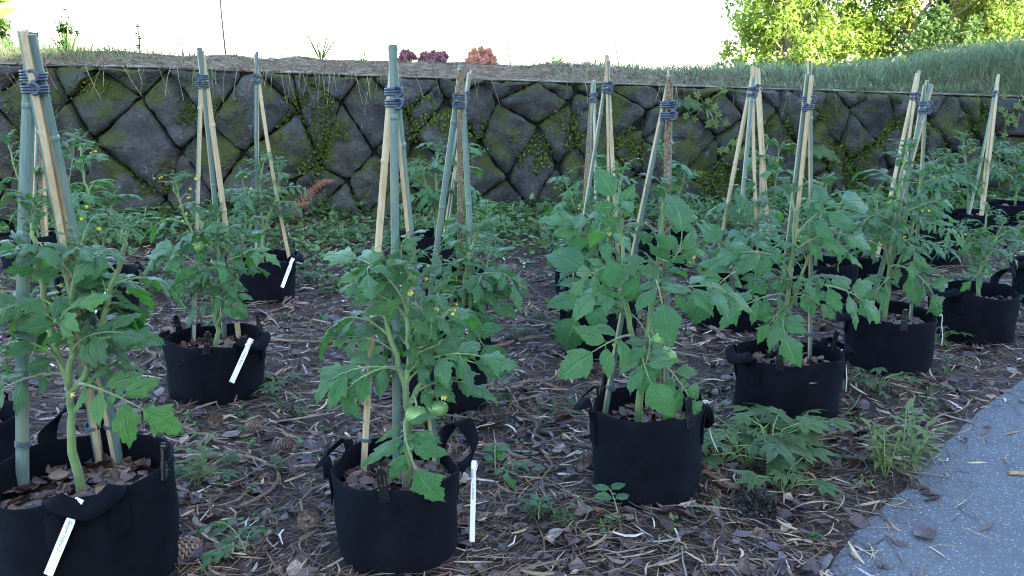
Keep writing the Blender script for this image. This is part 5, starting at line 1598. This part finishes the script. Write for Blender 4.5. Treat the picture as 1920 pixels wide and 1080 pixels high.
def cone_mesh():
    mb = MB(); rs = np.random.default_rng(8)
    n = 110
    for i in range(n):
        f = i / n; a = i * 2.39996
        r = .022 * math.sin(math.pi * (.12 + .85 * f)) ** .8
        p = Vector((f * .075 - .037, r * math.cos(a), r * math.sin(a)))
        d = Vector((.55, math.cos(a), math.sin(a))).normalized(); s = Vector((0, -math.sin(a), math.cos(a)))
        L, W = .014, .007
        t = (.17, .115, .09) if i % 3 else (.24, .18, .15)
        vs = [p - s * W * .4, p + s * W * .4, p + d * L + s * W, p + d * L - s * W, p + d * L * .9 + s * W * .9 - Vector((.005, 0, 0)), p + d * L * .9 - s * W * .9 - Vector((.005, 0, 0))]
        mb.add(vs, [(0, 1, 2, 3), (3, 2, 4, 5)], 0, None, t)
    tube(mb, [(-.035, 0, 0), (0, 0, 0), (.036, 0, 0)], [.008, .013, .004], 8, 0, True, (.07, .045, .035))
    return mb.mesh('pine_cone', [M['bark']], False)
CONE = cone_mesh()
for i, p in enumerate(CONES):
    o = link(bpy.data.objects.new('pine_cone', CONE)); rs = np.random.default_rng(i)
    o.location = (p[0], p[1], float(ground_z(p[0], p[1])) + .022); o.rotation_euler = (rs.uniform(0, 6), rs.normal(0, .15), rs.uniform(0, 6)); s = rs.uniform(.85, 1.2); o.scale = (s, s, s)
    tag(o, 'scaly brown pine cone lying on the mulch near ' + near(p[0], p[1]), 'pine cone', 'pine cones on the mulch')

for i, p in enumerate(CUT):
    rs = np.random.default_rng(600 + i)
    O = Vector((p[0], p[1], float(ground_z(p[0], p[1])) + .02))
    root = empty('cut_leaf', O); az0 = rs.uniform(0, 6.28)
    for q in range(3 if i < 2 else 1):
        az = az0 + q * 1.3
        o = put_leaf(root, O, O + Vector((0, 0, .015)), O + Vector((math.cos(az), math.sin(az), 0.0)) * rs.uniform(.13, .2), 'heir' if i < 2 else 'potato', (rs.normal(0, .1), rs.normal(0, .1), 1), int(rs.integers(0, 7)))
    tag(root, ['bunch of pruned green tomato leaves dropped between the two front bags', 'wilting pruned leaves on the mulch beside the looped tag', 'pruned leaf scrap lying before the three-fruited bag', 'pruned leaf piece lying behind the three-fruited bag', 'small pruned sprig on the leaf litter'][i], 'cut leaf')

# ------------------------------------------------------------------ weeds
def palmate(mb, rs, O, d, up, s, mat=0):
    X, Y, Z = frame(d, up)
    for a, l in ((0, 1.0), (.75, .85), (-.75, .85), (1.5, .6), (-1.5, .6)):
        dd = X * math.cos(a) + Y * math.sin(a) - Z * .12
        leaflet(mb, rs, O, dd, Z, s * l, s * .20, 8, .12, 0, .15, .35, .1, .02, mat)

def weed_mesh(kind, seed):
    rs = np.random.default_rng(seed); mb = MB()
    if kind == 'palm':
        for q in range(9):
            az = rs.uniform(0, 6.28); r = rs.uniform(.15, .75); z = rs.uniform(.25, .62) * (1.1 - .6 * r)
            e = Vector((math.cos(az) * r, math.sin(az) * r, z))
            tube(mb, [(0, 0, -.03), (e.x * .4, e.y * .4, z * .8), e], [.010, .008, .006], 5, 1)
            palmate(mb, rs, e, Vector((math.cos(az), math.sin(az), .05)), (rs.normal(0, .2), rs.normal(-.25, .2), 1), rs.uniform(.26, .42))
    elif kind == 'willow':
        for q in range(4):
            az = rs.uniform(0, 6.28); lean = rs.uniform(.1, .5)
            e = Vector((math.cos(az) * lean, math.sin(az) * lean, rs.uniform(.6, 1.0)))
            tube(mb, [(0, 0, -.03), e * .5, e], [.012, .010, .006], 5, 1)
            for w in range(9):
                f = .3 + .7 * w / 8; a = w * 2.4 + q
                leaflet(mb, rs, e * f, Vector((math.cos(a), math.sin(a), .35 + .4 * (f > .9))), (0, 0, 1), rs.uniform(.28, .42), .055, 6, .02, 0, .25, .8, .1, .02)
    elif kind == 'grass':
        for q in range(7):
            az = rs.uniform(0, 6.28); el = rs.uniform(.5, 1.3)
            leaflet(mb, rs, (0, 0, -.02), Vector((math.cos(az) * math.cos(el), math.sin(az) * math.cos(el), math.sin(el))), (0, 0, 1), rs.uniform(.6, 1.1), .045, 7, 0, 0, .4, 1.3, 0, .0)
    else:
        for q in range(3):
            az = rs.uniform(0, 6.28); e = Vector((math.cos(az) * .3, math.sin(az) * .3, rs.uniform(.4, .8)))
            tube(mb, [(0, 0, -.03), e * .55, e], [.02, .015, .01], 4, 1)
            for w in range(6):
                f = .4 + .6 * w / 5; a = w * 2.4 + q
                leaflet(mb, rs, e * f, Vector((math.cos(a), math.sin(a), .15)), (0, 0, 1), rs.uniform(.3, .45), .13, 6, .12, .1, .2, .6, .1, .02)
    lm = M['leaf_lime'] if kind in ('willow',) else M['leaf_weed']
    return mb.mesh(kind + '_weed', [lm, M['calyx']])
WM = {k: [weed_mesh(k, 40 + i * 7 + len(k)) for i in range(4)] for k in ('palm', 'willow', 'grass', 'tiny')}
WNAME = {'palm': 'palmate_weed', 'willow': 'seedling_weed', 'grass': 'grass_tuft', 'tiny': 'sprout'}
WLAB = {'palm': ('green weed with five-fingered leaves', 'weed'), 'willow': ('yellow-green narrow-leaved seedling', 'seedling'),
        'grass': ('small tuft of bright grass', 'grass tuft'), 'tiny': ('tiny green sprout', 'sprout')}
cnt = 0
for kind, L in WEEDS.items():
    for i, (x, y, s) in enumerate(L):
        rs = np.random.default_rng(700 + cnt); cnt += 1
        o = link(bpy.data.objects.new(WNAME[kind], WM[kind][int(rs.integers(0, 4))]))
        o.location = (x, y, float(ground_z(x, y)) + .004); o.rotation_euler = (0, 0, rs.uniform(0, 6.28)); s2 = s * rs.uniform(.9, 1.15); o.scale = (s2, s2, s2)
        lab = WLAB[kind][0] + ' near ' + near(x, y)
        if kind == 'palm' and i < 6: lab = 'lush five-fingered weed clump between the three-fruited bag and the road'
        if kind == 'willow' and i in (0, 1, 2, 4): lab = 'yellow-green narrow-leaved seedling at the asphalt edge'
        tag(o, lab, WLAB[kind][1], {'palm': 'palmate weeds', 'willow': 'narrow-leaved seedlings', 'grass': 'grass tufts', 'tiny': 'tiny sprouts'}[kind] + (' in the lush clump' if kind == 'palm' and i < 6 else '') + (' at the road edge' if kind == 'willow' and i in (0, 1, 2, 4) else ''))

def ground_cover():
    rs = np.random.default_rng(77)
    N = 5200
    # rosette centres: thick along the wall foot, thinning towards the bags
    y = 9.15 - np.abs(rs.normal(0, 1.7, N)); x = rs.uniform(-6.5, 7.5, N); y = y + .17 * x
    dens = vnoise(x * 1.1, y * 1.1, 55)
    k = outside_bags(x, y, .02) & (x < road_x(y) - .1) & (y > 4.4) & (y < wall_y(x) - .14) & (dens + rs.normal(0, .15, N) + (y - 7.0) * .05 > .40)
    x, y = x[k], y[k]
    y2 = rs.uniform(2.4, 8, 420); x2 = rs.uniform(-1, 1, 420) * (.6 * y2)
    k2 = outside_bags(x2, y2, .03) & (x2 < road_x(y2) - .05)
    x = np.concatenate([x, x2[k2]]); y = np.concatenate([y, y2[k2]])
    n = len(x); z = ground_z(x, y)
    hgt = rs.uniform(.03, .16, n) * np.clip((y - 3) / 4.5, .25, 1.2)
    per = 9
    P = np.repeat(np.stack([x, y, z], 1), per, 0); hh = np.repeat(hgt, per)
    m = n * per
    az = rs.uniform(0, 6.283, m)
    P = P + np.stack([np.cos(az) * hh * .4, np.sin(az) * hh * .4, hh * rs.uniform(.35, 1.0, m)], 1)
    el = rs.normal(.05, .35, m)
    D = np.stack([np.cos(az) * np.cos(el), np.sin(az) * np.cos(el), np.sin(el)], 1)
    U = unit(np.cross(D, np.array([[0, 0, 1.0]]) + rs.normal(0, .3, (m, 3))))
    L = rs.uniform(.03, .065, m) * np.clip(hh / .08, .5, 1.3); W = L * rs.uniform(.4, .7, m)
    T = np.array([[.8, .9, .8]]) * rs.uniform(.55, 1.5, (m, 1)) * np.repeat(np.stack([rs.uniform(.8, 1.5, n), rs.uniform(.9, 1.2, n), rs.uniform(.6, 1.1, n)], 1), per, 0)
    V, F, T = leaf_quads(P, D, U, L, W, T)
    tag(np_object('ground_cover', V, F, M['leaf_cover'], T), 'low leafy green ground cover spreading along the foot of the wall', 'ground cover', kind='stuff')
ground_cover()

# a crumbled heap of black compost by the road edge
def compost():
    rs = np.random.default_rng(5); mb = MB()
    for q in range(420):
        a = rs.uniform(0, 6.28); r = abs(rs.normal(0, .06)); s = rs.uniform(.003, .012)
        hgt = .075 * math.exp(-(r / .055) ** 2)
        c = Vector((r * math.cos(a) * 1.2, r * math.sin(a), hgt * rs.uniform(.5, 1.05) + .002))
        pts = [c + Vector(rs.normal(0, 1, 3)).normalized() * s for _ in range(6)]
        mb.add(pts, [(0, 1, 2), (0, 2, 3), (0, 3, 4), (0, 4, 1), (5, 2, 1), (5, 3, 2), (5, 4, 3), (5, 1, 4)], 0, None, tuple([.016 * rs.uniform(.5, 2.0)] * 3))
    o = mb.build('compost_heap', M['bark'], smooth=False); o.location = (COMPOST[0], COMPOST[1], float(ground_z(COMPOST[0], COMPOST[1])))
    tag(o, 'small crumbly heap of black compost beside the lush weed clump', 'compost heap', kind='stuff')
compost()

# rusty dead fern frond against the wall
def frond(mb, pts, leafL, leafW, rs, mat_leaf=0, mat_stem=1, n=22):
    path = smooth_path(pts, 8); K = len(path)
    tube(mb, path, [.004 * (1 - .7 * i / K) for i in range(K)], 5, mat_stem)
    for i in range(n):
        f = .2 + .78 * i / n; p = path[int(f * (K - 1))]; t = (path[min(K - 1, int(f * (K - 1)) + 1)] - path[max(0, int(f * (K - 1)) - 1)]).normalized()
        up = Vector((0, -.8, .6)); s = t.cross(up).normalized()
        for sg in (-1, 1):
            leaflet(mb, rs, p, t * .5 + s * sg, up, leafL * (1.15 - f) * rs.uniform(.8, 1.2), leafW, 5, .1, 0, .1, .5, .1, .02, mat_leaf)
M['rust_frond'] = plain('rusty_frond', (0.15, 0.055, 0.032), 0.8, 0.2, 0.4, 40, 0.0)
rs = np.random.default_rng(13)
mb = MB(); frond(mb, [(0, 0, 0), (.12, -.03, .22), (.26, -.05, .34), (.36, -.06, .36)], .075, .010, rs)
frond(mb, [(0, 0, 0), (.06, -.06, .16), (.18, -.10, .2)], .06, .009, rs)
o = mb.build('dead_fern', [M['rust_frond'], M['stem_dry']]); o.location = (-2.05, 8.35, 0.0); o.scale = (1.2, 1.2, 1.2)
tag(o, 'rust-brown dead fern frond leaning at the foot of the wall', 'fern')
for (x, z, sx, sc) in ((1.68, 1.0, 1, .55), (3.05, .48, 1, .75)):
    mb = MB()
    for q in range(5):
        a = -.6 + q * .45
        frond(mb, [(0, 0, 0), (math.sin(a) * .2, -.14, .18), (math.sin(a) * .45, -.24, .12 - .03 * q)], .16, .022, rs, n=16)
    o = mb.build('fern', [M['leaf_weed'], M['calyx']]); o.location = wall_pt(x, z, .06); o.scale = (sc, sc, sc)
    tag(o, 'green fern growing from a joint high in the stone wall' if z > .8 else 'green fern growing low against the stone wall', 'fern')
for (x, z, n, sc, lab) in ((1.95, 1.05, 16, .30, 'yellow-green round-leaved weed hanging from the wall beside the fern'), (2.25, .52, 16, .30, 'yellow-green bushy weed growing low on the wall'), (5.35, 1.0, 14, .28, 'leafy weed trailing from the wall joint near the grass mound')):
    mb = MB()
    for q in range(n):
        e = Vector((rs.normal(0, .45), -abs(rs.normal(.35, .15)), rs.normal(0, .35)))
        tube(mb, [(0, 0, 0), e * .5 + Vector((0, 0, .08)), e], [.02, .015, .01], 4, 1)
        for w in range(5):
            a = w * 1.25
            leaflet(mb, rs, e, Vector((math.cos(a), -.3, math.sin(a))), (0, -1, .4), rs.uniform(.12, .20), .06, 5, .05, 0, .2, .4, .1, .02)
    o = mb.build('wall_weed', [M['leaf_lime'], M['calyx']]); o.location = wall_pt(x, z, .05); o.scale = (sc, sc, sc)
    tag(o, lab, 'weed')

# ------------------------------------------------------------------ terrace vegetation
def tz(x, y): return float(terrace_z(np.array([x]), np.array([y - wall_y(x)]))[0])

def blades(name, label, cat, x, b, L, W, pal, pw, seed, lean=(0.0, 0.0), spread=.6, mat='grass', upk=1.0):
    rs = np.random.default_rng(seed); n = len(x)
    y = wall_y(x) + b; z = terrace_z(x, b)
    P = np.stack([x, y, z - .01], 1)
    az = rs.uniform(0, 6.283, n)
    H0 = np.stack([np.cos(az) * spread + lean[0], np.sin(az) * spread + lean[1], np.zeros(n)], 1) * rs.uniform(.3, 1.2, (n, 1))
    S = unit(np.stack([-H0[:, 1], H0[:, 0], np.zeros(n)], 1) + rs.normal(0, .2, (n, 3)))
    vs = []
    K = 5
    for q in range(K):
        t = q / (K - 1)
        c = P + (np.array([[0, 0, 1.0]]) * (t - .42 * t * t * np.linalg.norm(H0, axis=1)[:, None]) * upk + H0 * t * t) * L[:, None]
        w = (W * (.5 if q < 3 else (.35 if q == 3 else .04)))[:, None]
        vs += [c - S * w, c + S * w]
    V = np.stack(vs, 1).reshape(-1, 3)
    k = np.arange(n)[:, None] * 2 * K
    F = np.concatenate([k + [2 * q, 2 * q + 1, 2 * q + 3, 2 * q + 2] for q in range(K - 1)], 0)
    T = np.array(pal)[rs.choice(len(pal), n, p=pw)] * rs.uniform(.7, 1.3, (n, 1))
    tag(np_object(name, V, F, M[mat], np.repeat(T, 2 * K, 0)), label, cat, kind='stuff')

rs = np.random.default_rng(90)
# long soft grass: a mound by the road end, shorter along the middle
n = 42000
x = rs.uniform(0.4, 12.5, n); b = rs.uniform(.0, 1.0, n) ** 1.5 * 3.2 + .06
keep = rs.random(n) < np.clip((x - .3) / 3.2, .30, 1)
x, b = x[keep], b[keep]; n = len(x)
L = rs.uniform(.08, .34, n) * np.clip(.5 + (x - 1.5) * .17, .5, 1.7) * np.clip(b / .4, .5, 1)
blades('long_grass', 'long soft arching grass covering the bank above the wall', 'grass', x, b, L, rs.uniform(.004, .010, n),
       [(.13, .21, .11), (.17, .26, .14), (.22, .28, .17), (.28, .27, .19)], [.4, .35, .17, .08], 91, (-.45, -.35), 1.0)
n = 2600
x = rs.normal(-5.0, .8, n); b = rs.uniform(.3, 1.6, n)
blades('short_grass', 'short fresh green grass at the flowering end of the bank', 'grass', x, b, rs.uniform(.05, .16, n), rs.uniform(.004, .008, n),
       [(.11, .20, .07), (.16, .26, .09), (.20, .27, .13)], [.4, .4, .2], 92, (0, -.1), .6)
n = 20000
x = rs.uniform(-6.5, 9, n); b = rs.uniform(-.01, 1.15, n)
blades('dry_straw', 'tangled dry straw and dead grass lying along the bank edge', 'straw', x, b, rs.uniform(.05, .20, n), rs.uniform(.003, .006, n),
       [(.36, .28, .18), (.24, .17, .11), (.46, .39, .28), (.15, .105, .075)], [.35, .3, .15, .2], 93, (0, -.35), 1.5, 'needle', .35)
# a few dry stalks hanging over the wall face
n = 150
x = np.concatenate([rs.normal(-2.0, .35, 30), rs.uniform(-5, 8, 120)]); L = rs.uniform(.08, .35, n)
P = np.stack([x, wall_y(x), wall_top(x) + .02], 1) + np.array(WN)[None] * .03
S = np.repeat(np.array(WT)[None], n, 0); W = rs.uniform(.002, .004, n)
vs = []
bn = rs.normal(0, .25, n)
for t in (0, .25, .6, 1):
    c = P + np.array(WN)[None] * (.10 * np.sin(t * 2.2))  + np.array(WT)[None] * (bn * L * t * t)[:, None] + np.array([[0, 0, 1.0]]) * (.25 * t - 1.25 * t * t)[..., None] * L[:, None] if False else \
        P + np.array(WN)[None] * (.11 * math.sin(t * 2.2)) + np.array(WT)[None] * (bn * L * t * t)[:, None] + np.array([[0, 0, 1.0]]) * ((.18 * t - 1.15 * t * t) * L)[:, None]
    vs += [c - S * W[:, None] * .5, c + S * W[:, None] * .5]
V = np.stack(vs, 1).reshape(-1, 3); k = np.arange(n)[:, None] * 8
F = np.concatenate([k + [0, 1, 3, 2], k + [2, 3, 5, 4], k + [4, 5, 7, 6]], 0)
T = np.array([(.36, .28, .18), (.24, .19, .12), (.17, .22, .09)])[rs.choice(3, n)] * rs.uniform(.7, 1.3, (n, 1))
tag(np_object('hanging_straw', V, F, M['needle'], np.repeat(T, 8, 0)), 'dry grass stalks hanging over the face of the stone wall', 'straw', kind='stuff')

# single plants along the bank
def on_bank(o, x, y, s): o.location = (x, y, tz(x, y) - .01); o.scale = (s, s, s)
for i, (x, y, z, h) in enumerate(BANK['iris']):
    mb = MB()
    for q in range(7 if h > .15 else 4):
        a = -1.0 + 2.0 * q / 6 + rs.normal(0, .1)
        leaflet(mb, rs, (a * .03, 0, 0), Vector((math.sin(a * .8) * .7, rs.normal(0, .15), 1)), (0, -1, .1), rs.uniform(.75, 1.15), .026, 9, 0, 0, .3, rs.uniform(.1, .6), 0, 0)
    o = mb.build('iris_clump', [M['leaf_weed'], M['calyx']]); on_bank(o, x, y, h * 1.35)
    tag(o, ['short sword-leaved sprout beside the tall thin cane on the bank', 'small pale sword-leaved sprout on the bank', 'tall fan of sword-shaped iris leaves on the bank', 'two upright iris blades on the bank near the plum leaves'][i], 'iris')
for i, (x, y, z, h) in enumerate(BANK['coral'] + BANK['purple']):
    mb = MB()
    for q in range(34):
        a = rs.uniform(0, 6.28); r = rs.uniform(.1, .9); e = Vector((math.cos(a) * r, math.sin(a) * r, rs.uniform(.1, 1.0) * (1.1 - .5 * r)))
        tube(mb, [(0, 0, 0), e], [.03, .02], 4, 1)
        for w in range(5): leaflet(mb, rs, e, Vector((math.cos(w * 1.25), rs.normal(-.2, .3), math.sin(w * 1.25))), (rs.normal(0, .4), -1, .5), .30, .15, 5, .1, 0, .3, .6, .3, .06)
    o = mb.build('coral_bells', [M['red_leaf'] if i == 0 else M['purple_leaf'], M['stem_dry']]); on_bank(o, x, y, max(.13, h * 1.4))
    tag(o, ['russet-red ruffled coral bells plant on the bank', 'dark plum ruffled plant on the bank', 'dark plum ruffled plant on the bank', 'dark plum ruffled plant on the bank'][i], 'coral bells', 'plum-leaved plants on the bank' if i else None)
x, y, z, h = BANK['flowerbush'][0]
mb = MB()
for q in range(26):
    a = rs.uniform(0, 6.28); r = rs.uniform(0, .4); e = Vector((math.cos(a) * r, math.sin(a) * r, rs.uniform(.25, .85)))
    tube(mb, [(e.x * .3, e.y * .3, 0), e], [.02, .012], 4, 1)
    for w in range(7): leaflet(mb, rs, e * rs.uniform(.7, 1.0), Vector((math.cos(w * .9), math.sin(w * .9), .3)), (0, 0, 1), .22, .06, 5, .1, 0, .2, .6, .1, .03)
for w in range(9): leaflet(mb, rs, (.05, 0, .95), Vector((math.cos(w * .7), math.sin(w * .7), .5)), (0, 0, 1), .16, .05, 5, 0, 0, .2, .3, .1, .03, 2)
o = mb.build('flowering_bush', [M['leaf_weed'], M['calyx'], M['petal']]); on_bank(o, x, y, .42)
tag(o, 'bushy green plant with one yellow flower at the grassy end of the bank', 'plant')
for i, (x, y, z, h) in enumerate(BANK['rosette'] + BANK['seedling']):
    mb = MB()
    tube(mb, [(0, 0, 0), (.03, 0, .5), (0, 0, 1)], [.03, .025, .012], 5, 1)
    for w in range(13 if i == 0 else 8):
        f = (.08 + .9 * w / 12) if i == 0 else (.6 + .35 * w / 8)
        leaflet(mb, rs, (0, 0, f), Vector((math.cos(w * 2.4), math.sin(w * 2.4), .5 if i == 0 else .25)), (0, 0, 1), .42 * (1.1 - .5 * f) if i == 0 else .42, .12 if i == 0 else .15, 6, .02, 0, .2, .6, .1, .02)
    o = mb.build('seedling', [M['leaf_weed'], M['calyx']]); on_bank(o, x, y, h * 1.4)
    tag(o, ['upright grey-green leafy seedling with spaced leaves on the bank', 'small broad-leaved green seedling on the bank between two canes', 'taller thin green seedling on the bank beside the small broad-leaved one'][i], 'seedling')
for i, (x, y, z, h) in enumerate(BANK['cane']):
    mb = MB(); tube(mb, [(0, 0, -.1), (.01 - .03 * i, 0, h * .5), (-.03 + .01 * i, 0, h)], [.0105, .010, .009] if i < 2 else [.007, .006, .005], 7)
    o = mb.build('garden_cane', M['cane_dark']); o.location = (x, y, tz(x, y))
    tag(o, ['tall thin tan cane on the bank beside the flowering bush', 'tall thin tan cane on the bank beside the short iris sprout', 'thin short cane on the bank near the russet coral bells', 'thin cane on the bank above the broad-leaved plants'][i], 'cane')

# big leaves of a shrub reaching in at the far end of the bank
mb = MB()
tube(mb, smooth_path([(0, 0, 0), (.05, 0, .5), (.1, -.05, 1.0), (.22, -.1, 1.35)], 4), [.02 - .0008 * i for i in range(13)], 6, 1)
for w in range(16):
    f = .35 + .65 * w / 15
    leaflet(mb, rs, (.22 * f ** 2, -.08 * f, 1.3 * f), Vector((math.cos(w * 2.4), math.sin(w * 2.4) * .7, .6)), (0, -.8, .5), rs.uniform(.42, .60), .13, 8, .02, 0, .25, .6, .1, .02)
o = mb.build('broadleaf_shrub', [M['leaf_lime'], M['calyx']]); on_bank(o, -5.02, wall_y(-5.02) + .7, .62)
tag(o, 'shrub with large pale green paddle leaves at the end of the bank', 'shrub')

# ------------------------------------------------------------------ sunlit trees and bushes beyond the terrace
def tree(name, label, cat, x, y, h, rx, seed, pal, nleaf, leafL, lobes=14, group=None, base=None, trunk=True, crown0=.15):
    rs = np.random.default_rng(seed)
    z0 = base if base is not None else tz(x, y) - .2
    root = empty(name, (x, y, z0)); tag(root, label, cat, group)
    mb = MB()
    top = Vector((rs.normal(0, .3), rs.normal(0, .3), h * .8))
    r0 = .03 * h
    tp = smooth_path([(0, 0, -.3), (rs.normal(0, .1), 0, h * .3), (rs.normal(0, .3), 0, h * .55), top], 4)
    tube(mb, tp, [r0 * (1 - .8 * i / len(tp)) for i in range(len(tp))], 8)
    C = []
    for q in range(lobes):
        a = q * 2.4 + rs.normal(0, .3); f = crown0 + (1 - crown0) * (q + .5) / lobes
        rr = rx * math.sin(math.pi * min(.97, .18 + f * .74)) * rs.uniform(.45, 1.0)
        c = Vector((math.cos(a) * rr, math.sin(a) * rr, h * f)); C.append((c, rx * rs.uniform(.26, .48)))
        s = tp[int(min(.95, f * .75) * (len(tp) - 1))]
        tube(mb, smooth_path([s, s.lerp(c, .5) + Vector((0, 0, .12 * h * rs.uniform(0, .6))), c], 3), [r0 * .38 * (1 - .12 * i) for i in range(7)], 5)
        for w in range(3):
            e = c + Vector(rs.normal(0, 1, 3)) * rx * .22
            tube(mb, [c, e], [r0 * .10, r0 * .04], 4)
    mb.build('trunk', M['tree_bark'], root)
    # leaf-sized faces in clumps through the crown
    cl = np.array([list(c) for c, _ in C]); cr = np.array([r for _, r in C])
    sub = 16
    ci = rs.integers(0, len(C), lobes * sub)
    sc = cl[ci] + unit(rs.normal(0, 1, (len(ci), 3))) * (cr[ci] * rs.random(len(ci)) ** .4)[:, None] * np.array([[1, 1, .75]])
    sr = cr[ci] * rs.uniform(.18, .36, len(ci))
    st = rs.uniform(.75, 1.25, len(ci))
    li = rs.integers(0, len(sc), nleaf)
    P = sc[li] + rs.normal(0, .6, (nleaf, 3)) * sr[li][:, None]
    D = unit(rs.normal(0, 1, (nleaf, 3)) + np.array([[0, 0, -.25]])); U = unit(np.cross(D, rs.normal(0, 1, (nleaf, 3))))
    L = rs.uniform(.7, 1.3, nleaf) * leafL; W = L * rs.uniform(.45, .7, nleaf)
    T = np.array(pal)[rs.integers(0, len(pal), nleaf)] * rs.uniform(.8, 1.2, (nleaf, 1)) * st[li][:, None]
    V, F, T = leaf_quads(P, D, U, L, W, T)
    np_object('crown', V, F, M['tree_leaf'], T, parent=root)
    return root
LIME = [(.22, .33, .04), (.26, .37, .055), (.31, .40, .09), (.17, .28, .035)]
MIDG = [(.07, .14, .03), (.10, .18, .04), (.12, .18, .05)]
DARK = [(.025, .06, .022), (.035, .075, .028), (.045, .085, .03)]
GOLD = [(.30, .34, .08), (.36, .36, .11), (.22, .29, .06)]
TREES = [
 ('maple_tree', 'tall loose lime-green tree at the open end of the row behind the bank', 'tree', 7.8, 26, 6.0, 2.2, 1, LIME, 24000, .12),
 ('maple_tree', 'rounded lime-green tree in the middle of the row behind the bank', 'tree', 11.4, 26, 6.0, 2.6, 2, LIME, 28000, .12),
 ('conifer_tree', 'dark green conifer standing between the lime trees and the golden tree', 'tree', 14.6, 30, 9.0, 2.0, 3, DARK, 18000, .12),
 ('golden_tree', 'golden-green twiggy tree beyond the long grass mound', 'tree', 14.4, 25, 6.5, 2.4, 4, GOLD, 26000, .12),
 ('golden_tree', 'golden-green tree at the roadside end beyond the grass mound', 'tree', 17.6, 28, 7.0, 2.8, 5, GOLD, 22000, .13),
]
for (nm, lab, cat, x, y, h, rx, sd, pal, nl, ll) in TREES:
    tree(nm, lab, cat, x, y, h, rx, sd, pal, nl, ll, 30, 'trees behind the bank', base=0.0, crown0=.04)
BUSH = [(9.9, 21.5, 2.5, 1.3, MIDG, 'mid-green bush under the open-ended lime tree'), (7.6, 23, 2.2, 1.3, LIME, 'low lime bush at the foot of the tall loose tree'), (11.6, 21.5, 2.5, 1.5, LIME, 'lime bush below the rounded lime-green tree'),
        (1.0, 21, 1.35, .9, LIME, 'small pale bush far behind the bank near the thin canes'), (2.6, 22, 1.3, .8, LIME, 'small lime bush far behind the bank'), (-12.3, 22, 2.7, 1.1, MIDG, 'green bush behind the grassy end of the bank'), (13.2, 21.5, 2.9, 1.6, GOLD, 'golden bush below the golden twiggy tree')]
for i, (x, y, h, rx, pal, lab) in enumerate(BUSH):
    tree('bush', lab, 'bush', x, y, h, rx, 40 + i, pal, 3500, .11, 10, 'bushes behind the bank', base=0.2, crown0=.2)
